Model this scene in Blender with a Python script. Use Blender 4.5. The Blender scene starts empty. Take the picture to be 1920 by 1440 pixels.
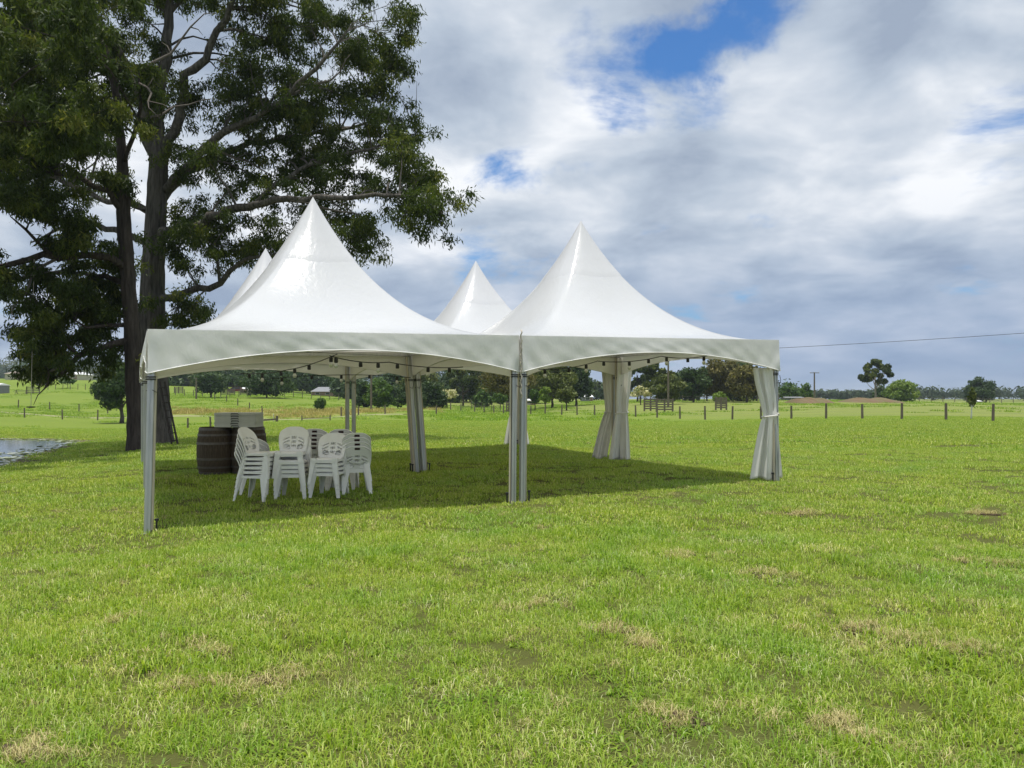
import bpy, math, random
import numpy as np
from mathutils import Vector, Matrix

random.seed(7)
rng = np.random.default_rng(7)
R = math.radians
SC = bpy.context.scene
COL = SC.collection

# ------------------------------------------------------------------ camera
FPX, CX, HZ, EYE = 1502.0, 960.0, 748.0, 1.62
cd = bpy.data.cameras.new('camera')
cam = bpy.data.objects.new('camera', cd)
COL.objects.link(cam)
cam.location = (0, 0, EYE)
cam.rotation_euler = (R(90), 0, 0)
cd.sensor_width = 36
cd.lens = FPX / 1920 * 36
cd.shift_y = (HZ - 720) / 1920
cd.clip_start = 0.1
cd.clip_end = 9000
SC.camera = cam

# ------------------------------------------------------------------ sun, sky, exposure
SUN_EL, SUN_AZ = R(85), R(205)          # azimuth: direction towards the sun, measured from +Y clockwise
sdir = Vector((math.sin(SUN_AZ) * math.cos(SUN_EL), math.cos(SUN_AZ) * math.cos(SUN_EL), math.sin(SUN_EL)))
sl = bpy.data.lights.new('sun', 'SUN')
sl.energy = 3.9
sl.angle = R(0.9)
sl.color = (1.0, 0.955, 0.88)
so = bpy.data.objects.new('sun', sl)
COL.objects.link(so)
so.rotation_euler = sdir.to_track_quat('Z', 'Y').to_euler()
so.location = (0, 0, 60)

SC.view_settings.view_transform = 'Standard'
SC.view_settings.look = 'None'
SC.view_settings.exposure = 0.28
SC.view_settings.gamma = 1.0
SC.view_settings.use_curve_mapping = False
SC.render.engine = 'CYCLES'
SC.cycles.use_denoising = True
SC.cycles.max_bounces = 8
SC.cycles.diffuse_bounces = 3
SC.cycles.glossy_bounces = 2
SC.cycles.transmission_bounces = 4
SC.cycles.transparent_max_bounces = 6
SC.cycles.sample_clamp_indirect = 8


class NT:
    """tiny node-graph helper"""
    def __init__(s, tree):
        s.t = tree
        s.n = tree.nodes
        s.l = tree.links

    def node(s, typ, **kw):
        n = s.n.new(typ)
        for k, v in kw.items():
            setattr(n, k, v)
        return n

    def put(s, sock, v):
        if v is None:
            return
        if isinstance(v, bpy.types.NodeSocket):
            s.l.new(v, sock)
        else:
            if isinstance(v, (tuple, list)) and len(v) == 3 and sock.type == 'RGBA':
                v = (*v, 1)
            sock.default_value = v

    def math(s, op, a, b=None, c=None, clamp=False):
        n = s.node('ShaderNodeMath', operation=op, use_clamp=clamp)
        s.put(n.inputs[0], a); s.put(n.inputs[1], b)
        if c is not None: s.put(n.inputs[2], c)
        return n.outputs[0]

    def vmath(s, op, a, b=None, out=0, scale=None):
        n = s.node('ShaderNodeVectorMath', operation=op)
        s.put(n.inputs[0], a)
        if b is not None: s.put(n.inputs[1], b)
        if scale is not None: s.put(n.inputs['Scale'], scale)
        return n.outputs[out]

    def noise(s, vec, scale, detail=4, rough=.5, dist=0., out=0):
        n = s.node('ShaderNodeTexNoise')
        if vec is not None: s.put(n.inputs['Vector'], vec)
        s.put(n.inputs['Scale'], scale); s.put(n.inputs['Detail'], detail)
        s.put(n.inputs['Roughness'], rough); s.put(n.inputs['Distortion'], dist)
        return n.outputs[out]

    def mapr(s, v, a, b, c=0., d=1., smooth=False):
        n = s.node('ShaderNodeMapRange')
        if smooth: n.interpolation_type = 'SMOOTHSTEP'
        for i, x in enumerate((v, a, b, c, d)):
            s.put(n.inputs[i], x)
        return n.outputs[0]

    def mix(s, f, a, b, blend='MIX'):
        n = s.node('ShaderNodeMix', data_type='RGBA', blend_type=blend)
        s.put(n.inputs[0], f); s.put(n.inputs[6], a); s.put(n.inputs[7], b)
        return n.outputs[2]

    def ramp(s, f, stops):
        n = s.node('ShaderNodeValToRGB')
        e = n.color_ramp.elements
        while len(e) < len(stops): e.new(.5)
        for i, (p, c) in enumerate(stops):
            e[i].position = p
            e[i].color = (*c, 1) if len(c) == 3 else c
        s.put(n.inputs[0], f)
        return n.outputs[0]


world = bpy.data.worlds.new('World')
SC.world = world
world.use_nodes = True
w = NT(world.node_tree)
w.n.clear()
skyn = w.node('ShaderNodeTexSky', sky_type='NISHITA')
skyn.sun_disc = False
skyn.sun_elevation = SUN_EL
skyn.sun_rotation = SUN_AZ
skyn.altitude = 50
skyn.air_density = 1.2
skyn.dust_density = 0.4
skyn.ozone_density = 2.5
tc = w.node('ShaderNodeTexCoord')
d_ = w.vmath('NORMALIZE', tc.outputs['Generated'])
warp = w.vmath('SUBTRACT', w.noise(d_, 7.0, 7, .62, 0, 1), (.5, .5, .5))
d_w = w.vmath('ADD', d_, w.vmath('SCALE', warp, scale=.17))
sep = w.node('ShaderNodeSeparateXYZ'); w.put(sep.inputs[0], d_)
zz = w.math('ADD', w.math('MAXIMUM', sep.outputs[2], 0.0), 0.24)
comb = w.node('ShaderNodeCombineXYZ')
w.put(comb.inputs[0], w.math('DIVIDE', sep.outputs[0], zz))
w.put(comb.inputs[1], w.math('DIVIDE', sep.outputs[1], zz))
pv = comb.outputs[0]
n_cov = w.noise(pv, 2.3, 9, .60, .25)
n_big = w.noise(w.vmath('ADD', pv, (3.1, 7.7, 0)), 1.3, 5, .5, .3)
n_det = w.noise(w.vmath('ADD', pv, (11.3, 2.2, 4.0)), 3.3, 9, .54, .25)


def gap(px, py, rx, ry):
    c = Vector(((px - CX) / FPX, 1, (HZ - py) / FPX)).normalized()
    v = w.vmath('SUBTRACT', d_w, tuple(c))
    v = w.vmath('MULTIPLY', v, (1 / rx, 1 / rx, 1 / ry))
    l = w.vmath('LENGTH', v, out=1)
    return w.mapr(l, 0, 1, 1, 0, True)


g = w.math('ADD', gap(1200, 110, .20, .10), gap(948, 345, .085, .065))
g = w.math('ADD', g, gap(1380, 40, .15, .07))
g = w.math('ADD', g, w.math('MULTIPLY', gap(1840, 352, .05, .02), .3))
cov = w.math('SUBTRACT', w.math('MULTIPLY_ADD', n_cov, 2.9, -.62), w.math('MULTIPLY', g, .54))
cov = w.mapr(cov, .02, .62, 0, 1, True)
bright = w.math('ADD', w.math('MULTIPLY', n_det, .62), w.math('MULTIPLY', n_big, .55))
K = 10.0
ccol = w.ramp(w.mapr(bright, .44, .74), [
    (0.0, (.29, .35, .45)), (.35, (.42, .485, .575)), (.62, (.55, .60, .67)), (1.0, (.80, .82, .85))])
low = w.mapr(sep.outputs[2], .02, .24, 1, 0, True)
ccol = w.mix(w.math('MULTIPLY', low, w.mapr(sep.outputs[0], -.55, .25, .30, .72)), ccol, (.185, .28, .46))
ccol = w.mix(1.0, ccol, (K, K, K), 'MULTIPLY')
skyc = w.mix(1.0, skyn.outputs[0], (.38, .70, 1.05), 'MULTIPLY')
final = w.mix(cov, skyc, ccol)
bg = w.node('ShaderNodeBackground')
w.put(bg.inputs[0], final)
bg.inputs[1].default_value = 1.0 / K
wo = w.node('ShaderNodeOutputWorld')
w.l.new(bg.outputs[0], wo.inputs[0])


# ------------------------------------------------------------------ coordinates and terrain
def W(px, py, d):
    """point at depth d (metres) seen at photo pixel px, py"""
    return ((px - CX) / FPX * d, d, EYE - (py - HZ) / FPX * d)


TH = 0.442
BA, BB = 5.0, 5.12
TX0, TY0 = -4.386, 9.58
CT, ST = math.cos(TH), math.sin(TH)


def grid(u, v):
    """tent-grid node -> world x, y"""
    return (TX0 + CT * BA * u - ST * BB * v, TY0 + ST * BA * u + CT * BB * v)


def gridz(u, v):
    return 0.012 + .092 * u + .044 * v


CP = []
for u in (0, 1, 2):
    for v in (0, 1, 2):
        CP.append((*grid(u, v), gridz(u, v)))
CP += [(0, 1.5, 0), (-6, 2, -.05), (6, 2, .08), (0, 5.5, 0), (-5, 5.5, -.02), (6, 6, .12), (9, 12, .28), (16, 20, .35),
       (-10, 10, -.05), (-12, 16, -.22), (-9, 23, .0), (-2, 30, .12), (8, 32, .25)]
for a in [(1862, 790, 50), (1322, 786, 75), (908, 774.6, 117), (722, 777, 98), (1700, 760, 110), (1637, 752, 180),
          (1900, 754, 320), (1500, 751, 165), (1350, 760, 118), (1300, 753, 150), (1230, 757, 132), (1100, 752, 230),
          (955, 769, 135), (840, 762, 150), (868, 762, 165), (715, 766, 130), (770, 767, 128), (610, 742, 225),
          (500, 746, 165), (395, 746, 172), (440, 737, 205), (368, 748, 150), (550, 783, 108), (620, 775, 116),
          (46, 783, 95), (183, 788, 95), (34, 765, 118), (202, 775, 118), (100, 733, 180), (10, 731, 190),
          (140, 712, 235), (30, 712, 240), (230, 728, 200), (60, 702, 860), (240, 706, 860), (-200, 704, 860), (60, 717, 600), (-20, 717, 600), (215, 717, 620), (320, 724, 620),
          (-200, 750, 130), (400, 718, 420), (330, 778, 105), (450, 797, 62), (520, 792, 62), (620, 795, 56),
          (300, 832, 33), (262, 843, 28.8), (850, 790, 70), (1100, 796, 62), (2300, 790, 60), (2200, 760, 150)]:
    CP.append(W(*a))
for ang in range(-60, 61, 15):
    for dd, zz_ in ((900, 1.5), (3000, -2.0)):
        CP.append((dd * math.sin(R(ang)), dd * math.cos(R(ang)), zz_ + ((26 if ang <= -30 else 14 if ang == -15 else 0) if dd == 900 else 0)))
for ang in range(90, 271, 30):
    for dd in (8, 60, 600, 3000):
        CP.append((dd * math.sin(R(ang)), dd * math.cos(R(ang)), -.05 if dd < 100 else 0.5))
CP = np.array(CP)


def lp(x, y):
    r = np.hypot(x, y) + 1e-6
    s = np.log1p(r / 6.0)
    return np.stack([x / r * s, y / r * s], -1)


_P = lp(CP[:, 0], CP[:, 1])
_C2 = .10 ** 2


def _phi(a, b):
    return -np.sqrt(((a[:, None, :] - b[None, :, :]) ** 2).sum(-1) + _C2)


_n = len(CP)
_A = np.zeros((_n + 1, _n + 1))
_A[:_n, :_n] = _phi(_P, _P) - 1e-3 * np.eye(_n)
_A[:_n, _n] = 1
_A[_n, :_n] = 1
_rhs = np.append(CP[:, 2], 0)
_wt = np.linalg.solve(_A, _rhs)

POND_Z = -.55
POND = np.array([(-22.3, 42.2), (-20.4, 37.0), (-18.6, 31.5), (-16.8, 27.0), (-15.4, 23.5), (-16.5, 19.5), (-20, 16.5),
                 (-27, 15.5), (-36, 17), (-42, 24), (-44, 34), (-40, 42), (-33, 44.2), (-28, 44.2)])


def _smooth_poly(p, it=3):
    for _ in range(it):
        q = np.roll(p, -1, 0)
        p = np.stack([.75 * p + .25 * q, .25 * p + .75 * q], 1).reshape(-1, 2)
    return p


POND = _smooth_poly(POND, 3)


def pond_sd(x, y):
    """signed distance to the pond shore, negative inside"""
    a = POND; b = np.roll(POND, -1, 0)
    out = np.empty(len(x))
    for s in range(0, len(x), 20000):
        px_, py_ = x[s:s + 20000, None], y[s:s + 20000, None]
        ex, ey = b[:, 0] - a[:, 0], b[:, 1] - a[:, 1]
        t = np.clip(((px_ - a[:, 0]) * ex + (py_ - a[:, 1]) * ey) / (ex * ex + ey * ey + 1e-9), 0, 1)
        dist = np.hypot(px_ - a[:, 0] - t * ex, py_ - a[:, 1] - t * ey).min(1)
        c = ((a[:, 1] > py_) != (b[:, 1] > py_)) & (px_ < ex * (py_ - a[:, 1]) / (ey + 1e-12) + a[:, 0])
        ins = c.sum(1) % 2 == 1
        out[s:s + 20000] = np.where(ins, -dist, dist)
    return out


def TV(x, y):
    x = np.asarray(x, float).ravel(); y = np.asarray(y, float).ravel()
    z = np.empty(len(x))
    for s in range(0, len(x), 20000):
        z[s:s + 20000] = _phi(lp(x[s:s + 20000], y[s:s + 20000]), _P) @ _wt[:_n] + _wt[_n]
    r = np.hypot(x, y)
    bump = .012 * np.sin(x * 2.1 + 1.3 * np.sin(y * 1.7)) + .012 * np.sin(y * 2.6 + 1.1 * np.sin(x * 1.3)) + .008 * np.sin(x * 5.1 + y * 3.7)
    z = z + bump * np.clip(1.3 - r / 60, .0, 1)
    near = (np.abs(x + 28) < 40) & (np.abs(y - 30) < 36)
    if near.any():
        sd = pond_sd(x[near], y[near])
        zn = z[near]
        t = np.clip((sd + .25) / 5.0, 0, 1)
        t = t * t * (3 - 2 * t)
        shore = POND_Z + .02
        z2 = shore + (zn - shore) * t
        z2 = np.where(sd < -.25, POND_Z - np.clip((-.25 - sd) * .35, 0, .8), z2)
        z[near] = z2
    return z


def T(x, y):
    return float(TV([x], [y])[0])


# ------------------------------------------------------------------ mesh helpers
def tag(o, label=None, cat=None, group=None, kind=None):
    if label: o['label'] = label
    if cat: o['category'] = cat
    if group: o['group'] = group
    if kind: o['kind'] = kind
    return o


def empty(name, loc=(0, 0, 0), rz=0):
    o = bpy.data.objects.new(name, None)
    o.empty_display_size = .2
    o.location = loc
    o.rotation_euler = (0, 0, rz)
    COL.objects.link(o)
    return o


def link(name, me, mat, parent=None, smooth=False):
    if mat is not None and not me.materials: me.materials.append(mat)
    if smooth:
        me.polygons.foreach_set('use_smooth', np.ones(len(me.polygons), bool))
    o = bpy.data.objects.new(name, me)
    COL.objects.link(o)
    if parent: o.parent = parent
    return o


def np_mesh(name, verts, faces, attrs=None):
    """verts Nx3, faces MxK (K = 3 or 4)"""
    verts = np.asarray(verts, np.float32); faces = np.asarray(faces, np.int32)
    me = bpy.data.meshes.new(name)
    me.vertices.add(len(verts)); me.vertices.foreach_set('co', verts.ravel())
    k = faces.shape[1]
    me.loops.add(faces.size); me.loops.foreach_set('vertex_index', faces.ravel())
    me.polygons.add(len(faces))
    me.polygons.foreach_set('loop_start', np.arange(0, faces.size, k, dtype=np.int32))
    me.polygons.foreach_set('loop_total', np.full(len(faces), k, np.int32))
    for nm, arr in (attrs or {}).items():
        at = me.attributes.new(nm, 'FLOAT', 'POINT')
        at.data.foreach_set('value', np.asarray(arr, np.float32))
    me.update(calc_edges=True)
    return me


class MB:
    def __init__(s):
        s.v = []; s.f = []

    def add(s, vs, fs):
        o = len(s.v)
        s.v += [tuple(p) for p in vs]
        s.f += [tuple(i + o for i in f) for f in fs]
        return s

    def box(s, c, size, rot=None, taper=1.0):
        x, y, z = (q / 2 for q in size)
        vs = [Vector((sx * x * (taper if sz > 0 else 1), sy * y * (taper if sz > 0 else 1), sz * z))
              for sz in (-1, 1) for sx, sy in ((-1, -1), (1, -1), (1, 1), (-1, 1))]
        if rot is not None: vs = [rot @ q for q in vs]
        c = Vector(c)
        return s.add([c + q for q in vs], [(3, 2, 1, 0), (4, 5, 6, 7), (0, 1, 5, 4), (1, 2, 6, 5), (2, 3, 7, 6), (3, 0, 4, 7)])

    def beam(s, a, b, wx, wy=None, taper=1.0):
        a, b = Vector(a), Vector(b)
        d = b - a
        q = d.to_track_quat('Z', 'Y').to_matrix()
        return s.box((a + b) / 2, (wx, wy or wx, d.length), q, taper)

    def tube(s, pts, rad, n=8, cap=True):
        pts = [Vector(p) for p in pts]
        if not isinstance(rad, (list, tuple, np.ndarray)): rad = [rad] * len(pts)
        vs, fs = [], []
        up = None
        for i, p in enumerate(pts):
            t = (pts[min(i + 1, len(pts) - 1)] - pts[max(i - 1, 0)])
            t = t.normalized() if t.length > 1e-9 else Vector((0, 0, 1))
            if up is None:
                up = t.orthogonal().normalized()
            up = (up - t * up.dot(t))
            up = up.normalized() if up.length > 1e-6 else t.orthogonal().normalized()
            sd = t.cross(up)
            for k in range(n):
                a = 2 * math.pi * k / n
                vs.append(p + (up * math.cos(a) + sd * math.sin(a)) * rad[i])
        for i in range(len(pts) - 1):
            for k in range(n):
                k2 = (k + 1) % n
                fs.append((i * n + k, i * n + k2, (i + 1) * n + k2, (i + 1) * n + k))
        if cap:
            fs.append(tuple(range(n - 1, -1, -1)))
            fs.append(tuple((len(pts) - 1) * n + k for k in range(n)))
        return s.add(vs, fs)

    def lathe(s, prof, n=24, c=(0, 0, 0), cap=True):
        vs, fs = [], []
        for r, z in prof:
            for k in range(n):
                a = 2 * math.pi * k / n
                vs.append((c[0] + r * math.cos(a), c[1] + r * math.sin(a), c[2] + z))
        for i in range(len(prof) - 1):
            for k in range(n):
                k2 = (k + 1) % n
                fs.append((i * n + k, i * n + k2, (i + 1) * n + k2, (i + 1) * n + k))
        if cap:
            fs.append(tuple(range(n - 1, -1, -1)))
            fs.append(tuple((len(prof) - 1) * n + k for k in range(n)))
        return s.add(vs, fs)

    def prism(s, outline, a, b):
        """outline: 2-D points in x,y extruded from z=a to z=b"""
        n = len(outline)
        vs = [(x, y, a) for x, y in outline] + [(x, y, b) for x, y in outline]
        fs = [tuple(range(n - 1, -1, -1)), tuple(range(n, 2 * n))]
        fs += [(k, (k + 1) % n, n + (k + 1) % n, n + k) for k in range(n)]
        return s.add(vs, fs)

    def mesh(s, name='mesh'):
        me = bpy.data.meshes.new(name)
        me.from_pydata(s.v, [], s.f)
        me.update()
        return me

    def build(s, name, mat, parent=None, smooth=False):
        return link(name, s.mesh(name), mat, parent, smooth)


def copy_tree(o, parent=None, loc=None, rz=None):
    c = o.copy()
    COL.objects.link(c)
    c.parent = parent
    if loc is not None: c.location = loc
    if rz is not None: c.rotation_euler = (0, 0, rz)
    for ch in o.children: copy_tree(ch, c)
    return c


# ------------------------------------------------------------------ materials
def new_mat(name):
    m = bpy.data.materials.new(name)
    m.use_nodes = True
    t = NT(m.node_tree)
    b = t.n['Principled BSDF']
    return m, t, b, t.n['Material Output']


def mat_basic(name, c1, c2, scale=6, rough=.6, bump=0.0, bscale=None, metal=0.0, spec=.4, stretch=None, detail=5, bdist=.02):
    m, t, b, o = new_mat(name)
    tcn = t.node('ShaderNodeTexCoord')
    v = tcn.outputs['Object']
    if stretch: v = t.vmath('MULTIPLY', v, stretch)
    n = t.noise(v, scale, detail, .6)
    t.put(b.inputs['Base Color'], t.mix(t.mapr(n, .3, .7), c1, c2))
    b.inputs['Roughness'].default_value = rough
    b.inputs['Metallic'].default_value = metal
    b.inputs['Specular IOR Level'].default_value = spec
    if bump:
        bn = t.node('ShaderNodeBump')
        bn.inputs['Strength'].default_value = bump
        bn.inputs['Distance'].default_value = bdist
        t.put(bn.inputs['Height'], t.noise(v, bscale or scale * 2, 6, .6))
        t.l.new(bn.outputs[0], b.inputs['Normal'])
    return m


def mat_leaf(name, stops, trans=.3, rough=.5, spec=.3, field=None):
    """stops: colour ramp over the per-leaf random attribute"""
    m, t, b, o = new_mat(name)
    at = t.node('ShaderNodeAttribute', attribute_name='rnd')
    c = t.ramp(at.outputs['Fac'], stops)
    if field: c = field(t, c)
    t.put(b.inputs['Base Color'], c)
    b.inputs['Roughness'].default_value = rough
    b.inputs['Specular IOR Level'].default_value = spec
    tr = t.node('ShaderNodeBsdfTranslucent')
    t.put(tr.inputs[0], t.mix(1.0, c, (1.25, 1.35, .6), 'MULTIPLY'))
    mx = t.node('ShaderNodeMixShader')
    mx.inputs[0].default_value = trans
    t.l.new(b.outputs[0], mx.inputs[1]); t.l.new(tr.outputs[0], mx.inputs[2])
    t.l.new(mx.outputs[0], o.inputs[0])
    return m


def mat_fabric(name, col, tcol, trans, rough, bump=.12, scale=9):
    m, t, b, o = new_mat(name)
    tcn = t.node('ShaderNodeTexCoord')
    v = tcn.outputs['Object']
    n = t.noise(v, .9, 5, .6)
    dirt = t.mapr(n, .35, .75, 0, 1)
    c = t.mix(t.math('MULTIPLY', dirt, .35), col, (col[0] * .86, col[1] * .84, col[2] * .78))
    t.put(b.inputs['Base Color'], c)
    b.inputs['Roughness'].default_value = rough
    b.inputs['Specular IOR Level'].default_value = .5
    bn = t.node('ShaderNodeBump')
    bn.inputs['Strength'].default_value = bump
    bn.inputs['Distance'].default_value = .03
    h1 = t.noise(t.vmath('MULTIPLY', v, (1, 1, .45)), scale, 3, .5, .8)
    t.put(bn.inputs['Height'], h1)
    t.l.new(bn.outputs[0], b.inputs['Normal'])
    tr = t.node('ShaderNodeBsdfTranslucent')
    tr.inputs[0].default_value = (*tcol, 1)
    mx = t.node('ShaderNodeMixShader')
    mx.inputs[0].default_value = trans
    t.l.new(b.outputs[0], mx.inputs[1]); t.l.new(tr.outputs[0], mx.inputs[2])
    t.l.new(mx.outputs[0], o.inputs[0])
    return m


M = {}
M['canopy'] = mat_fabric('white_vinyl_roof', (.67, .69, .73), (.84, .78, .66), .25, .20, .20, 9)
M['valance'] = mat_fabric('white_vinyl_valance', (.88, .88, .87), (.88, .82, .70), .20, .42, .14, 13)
M['curtain'] = mat_fabric('white_curtain_vinyl', (.86, .86, .84), (.88, .84, .74), .30, .4, .10, 8)
M['alu'] = mat_basic('aluminium_pole', (.40, .41, .42), (.56, .56, .55), 14, .40, .05, 40, .75, .5, (1, 1, .1))
M['track'] = mat_basic('worn_beige_track', (.45, .40, .30), (.58, .53, .42), 10, .6, .05, None, 0, .4, (1, 1, .2))
M['rope'] = mat_basic('rope', (.55, .50, .42), (.40, .36, .30), 30, .8)
M['black'] = mat_basic('black_rubber', (.012, .012, .013), (.03, .03, .032), 20, .5)
M['bulb'] = mat_basic('bulb_glass', (.55, .55, .52), (.7, .7, .66), 20, .15, 0, None, 0, .6)
M['plastic'] = mat_basic('white_chair_plastic', (.88, .87, .84), (.80, .79, .74), 5, .38, .04, 60, 0, .4)
M['sticker'] = mat_basic('dark_sticker', (.03, .012, .012), (.05, .02, .02), 30, .4)
M['greyplastic'] = mat_basic('grey_table_plastic', (.52, .53, .50), (.60, .60, .56), 12, .5, .1, 80, 0, .4)
M['oak'] = mat_basic('weathered_oak', (.040, .029, .021), (.105, .078, .056), 9, .75, .5, 30, 0, .25, (6, 6, .7))
M['hoop'] = mat_basic('rusty_hoop', (.10, .09, .085), (.17, .15, .135), 16, .55, .2, 40, .6, .4)
M['bark'] = mat_basic('dark_bark', (.045, .041, .036), (.19, .172, .15), 3.2, .9, 1.0, 3.4, 0, .15, (3, 3, .35), 7, .16)
M['bark2'] = mat_basic('reddish_bark', (.028, .023, .020), (.10, .082, .070), 3.2, .9, 1.0, 3.4, 0, .15, (3, 3, .35), 7, .16)
M['palebark'] = mat_basic('pale_bark', (.34, .30, .25), (.20, .17, .14), 2, .85, .5, 6, 0, .2, (2, 2, .6))
M['deadwood'] = mat_basic('grey_deadwood', (.16, .14, .12), (.09, .08, .07), 4, .9, .4, 9, 0, .15)
M['brownbark'] = mat_basic('brown_bark', (.10, .08, .06), (.05, .04, .03), 3, .9, .6, 6, 0, .2, (2, 2, .5))
M['post'] = mat_basic('grey_fence_wood', (.20, .17, .13), (.10, .085, .065), 6, .85, .5, 20, 0, .2, (3, 3, .5))
M['postpale'] = mat_basic('pale_post', (.60, .56, .45), (.45, .42, .34), 6, .8)
M['wire'] = mat_basic('fence_wire', (.30, .30, .30), (.22, .22, .22), 10, .5, 0, None, .6)
M['ladder'] = mat_basic('old_ladder_wood', (.035, .028, .022), (.07, .056, .045), 8, .85, .4, 30)
M['roofwhite'] = mat_basic('white_metal_roof', (.75, .76, .76), (.66, .67, .67), 3, .45)
M['roofgrey'] = mat_basic('grey_roof', (.16, .17, .18), (.22, .22, .23), 3, .6)
M['roofbrown'] = mat_basic('tan_tiled_roof', (.36, .31, .25), (.28, .24, .20), 5, .8)
M['wallcream'] = mat_basic('cream_wall', (.52, .47, .38), (.45, .41, .34), 4, .8)
M['wallbrick'] = mat_basic('brown_wall', (.20, .13, .10), (.26, .17, .13), 8, .85)
M['glass'] = mat_basic('dark_window_glass', (.03, .035, .04), (.05, .055, .06), 4, .1)
M['red'] = mat_basic('dark_red_paint', (.16, .03, .025), (.12, .025, .02), 6, .4)
M['tyre'] = mat_basic('tyre_rubber', (.02, .02, .02), (.03, .03, .03), 8, .8)
M['whitepaint'] = mat_basic('white_paint', (.75, .75, .73), (.66, .66, .64), 5, .5)
M['dirt'] = mat_basic('bare_earth', (.150, .090, .052), (.12, .115, .045), .45, .95, .6, 5)
M['gravel'] = mat_basic('track_gravel', (.27, .25, .14), (.20, .21, .09), .6, .95, .4, 9)


def grass_field(t, c):
    """slow changes of pasture colour over the ground: lush, yellowish and dry areas"""
    geo = t.node('ShaderNodeNewGeometry')
    p = geo.outputs['Position']
    n1 = t.noise(t.vmath('MULTIPLY', p, (1, 1, 0)), .55, 4, .6, .5)
    n2 = t.noise(t.vmath('MULTIPLY', p, (1, 1, 0)), 2.4, 3, .6)
    c = t.mix(t.mapr(n1, .40, .66, 0, .75), c, t.mix(1.0, c, (1.20, 1.08, .95), 'MULTIPLY'))
    c = t.mix(t.mapr(n1, .48, .30, 0, .6), c, t.mix(1.0, c, (.80, .98, .95), 'MULTIPLY'))
    c = t.mix(t.mapr(n2, .58, .78, 0, .5), c, (.34, .31, .13))
    return c


M['grass'] = mat_leaf('grass_blade', [(0, (.105, .185, .018)), (.25, (.200, .325, .028)), (.55, (.335, .460, .058)),
                                      (.80, (.52, .57, .19)), (1, (.76, .73, .46))], .40, .45, .35, grass_field)
M['straw'] = mat_leaf('dry_straw', [(0, (.19, .155, .065)), (.5, (.40, .345, .150)), (1, (.64, .57, .30))], .2, .7, .2)
M['soilclod'] = mat_basic('dark_soil', (.055, .036, .022), (.10, .068, .042), 20, .95, .8, 40)
M['reed'] = mat_leaf('dry_reed', [(0, (.20, .22, .06)), (.35, (.34, .30, .10)), (.7, (.46, .38, .14)), (1, (.60, .50, .22))], .25, .6, .2)
M['lily'] = mat_leaf('water_weed', [(0, (.22, .27, .12)), (.5, (.40, .45, .28)), (1, (.72, .72, .60))], .15, .4, .4)
M['gumleaf'] = mat_leaf('gum_leaf', [(0, (.022, .036, .010)), (.5, (.052, .078, .018)), (.80, (.120, .145, .028)), (1, (.24, .22, .06))], .36, .5, .12)
M['oliveleaf'] = mat_leaf('olive_leaf', [(0, (.045, .062, .016)), (.5, (.090, .115, .024)), (1, (.160, .175, .040))], .2, .6, .2)
M['darkleaf'] = mat_leaf('dark_leaf', [(0, (.018, .038, .012)), (.5, (.038, .072, .018)), (1, (.075, .115, .028))], .2, .55, .25)
M['midleaf'] = mat_leaf('mid_leaf', [(0, (.035, .075, .016)), (.5, (.065, .125, .022)), (1, (.12, .18, .035))], .25, .55, .25)
M['limeleaf'] = mat_leaf('lime_leaf', [(0, (.080, .140, .020)), (.5, (.140, .210, .032)), (1, (.22, .28, .05))], .3, .55, .25)
M['brownleaf'] = mat_leaf('bronze_leaf', [(0, (.058, .060, .016)), (.5, (.118, .110, .028)), (1, (.190, .160, .042))], .2, .6, .2)
M['flower'] = mat_leaf('cream_blossom', [(0, (.07, .12, .025)), (.30, (.12, .18, .04)), (.45, (.50, .47, .25)), (1, (.74, .70, .48))], .2, .6, .2)
M['blueleaf'] = mat_leaf('distant_leaf', [(0, (.030, .050, .026)), (.5, (.050, .075, .038)), (1, (.080, .105, .055))], .15, .7, .15)

# the ground sheet
mg, t, b, o = new_mat('pasture')
geo = t.node('ShaderNodeNewGeometry')
P = t.vmath('MULTIPLY', geo.outputs['Position'], (1, 1, 0))
fine = t.noise(P, 9, 6, .7)
mid = t.noise(P, .8, 5, .6, .4)
big = t.noise(P, .06, 4, .55)
c = t.mix(fine, (.105, .155, .020), (.200, .270, .038))
c = t.mix(t.mapr(mid, .42, .68, 0, .45), c, (.205, .230, .056))
c = t.mix(t.mapr(big, .42, .62, 0, .6), c, (.125, .190, .026))
at = t.node('ShaderNodeAttribute', attribute_name='thatch')
c = t.mix(at.outputs['Fac'], c, t.mix(mid, (.070, .090, .018), (.120, .115, .040)))
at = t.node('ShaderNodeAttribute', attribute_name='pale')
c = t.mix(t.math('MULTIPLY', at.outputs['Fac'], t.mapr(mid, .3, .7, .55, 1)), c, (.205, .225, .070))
at = t.node('ShaderNodeAttribute', attribute_name='dry')
c = t.mix(t.math('MULTIPLY', at.outputs['Fac'], t.mapr(t.noise(P, .35, 5, .65), .35, .6, 0, 1)), c, (.30, .28, .10))
at = t.node('ShaderNodeAttribute', attribute_name='mud')
c = t.mix(at.outputs['Fac'], c, (.13, .115, .062))
t.put(b.inputs['Base Color'], c)
b.inputs['Roughness'].default_value = .95
b.inputs['Specular IOR Level'].default_value = .1
bn = t.node('ShaderNodeBump'); bn.inputs['Strength'].default_value = .8; bn.inputs['Distance'].default_value = .06
t.put(bn.inputs['Height'], t.noise(P, 14, 5, .7)); t.l.new(bn.outputs[0], b.inputs['Normal'])
M['ground'] = mg

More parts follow.
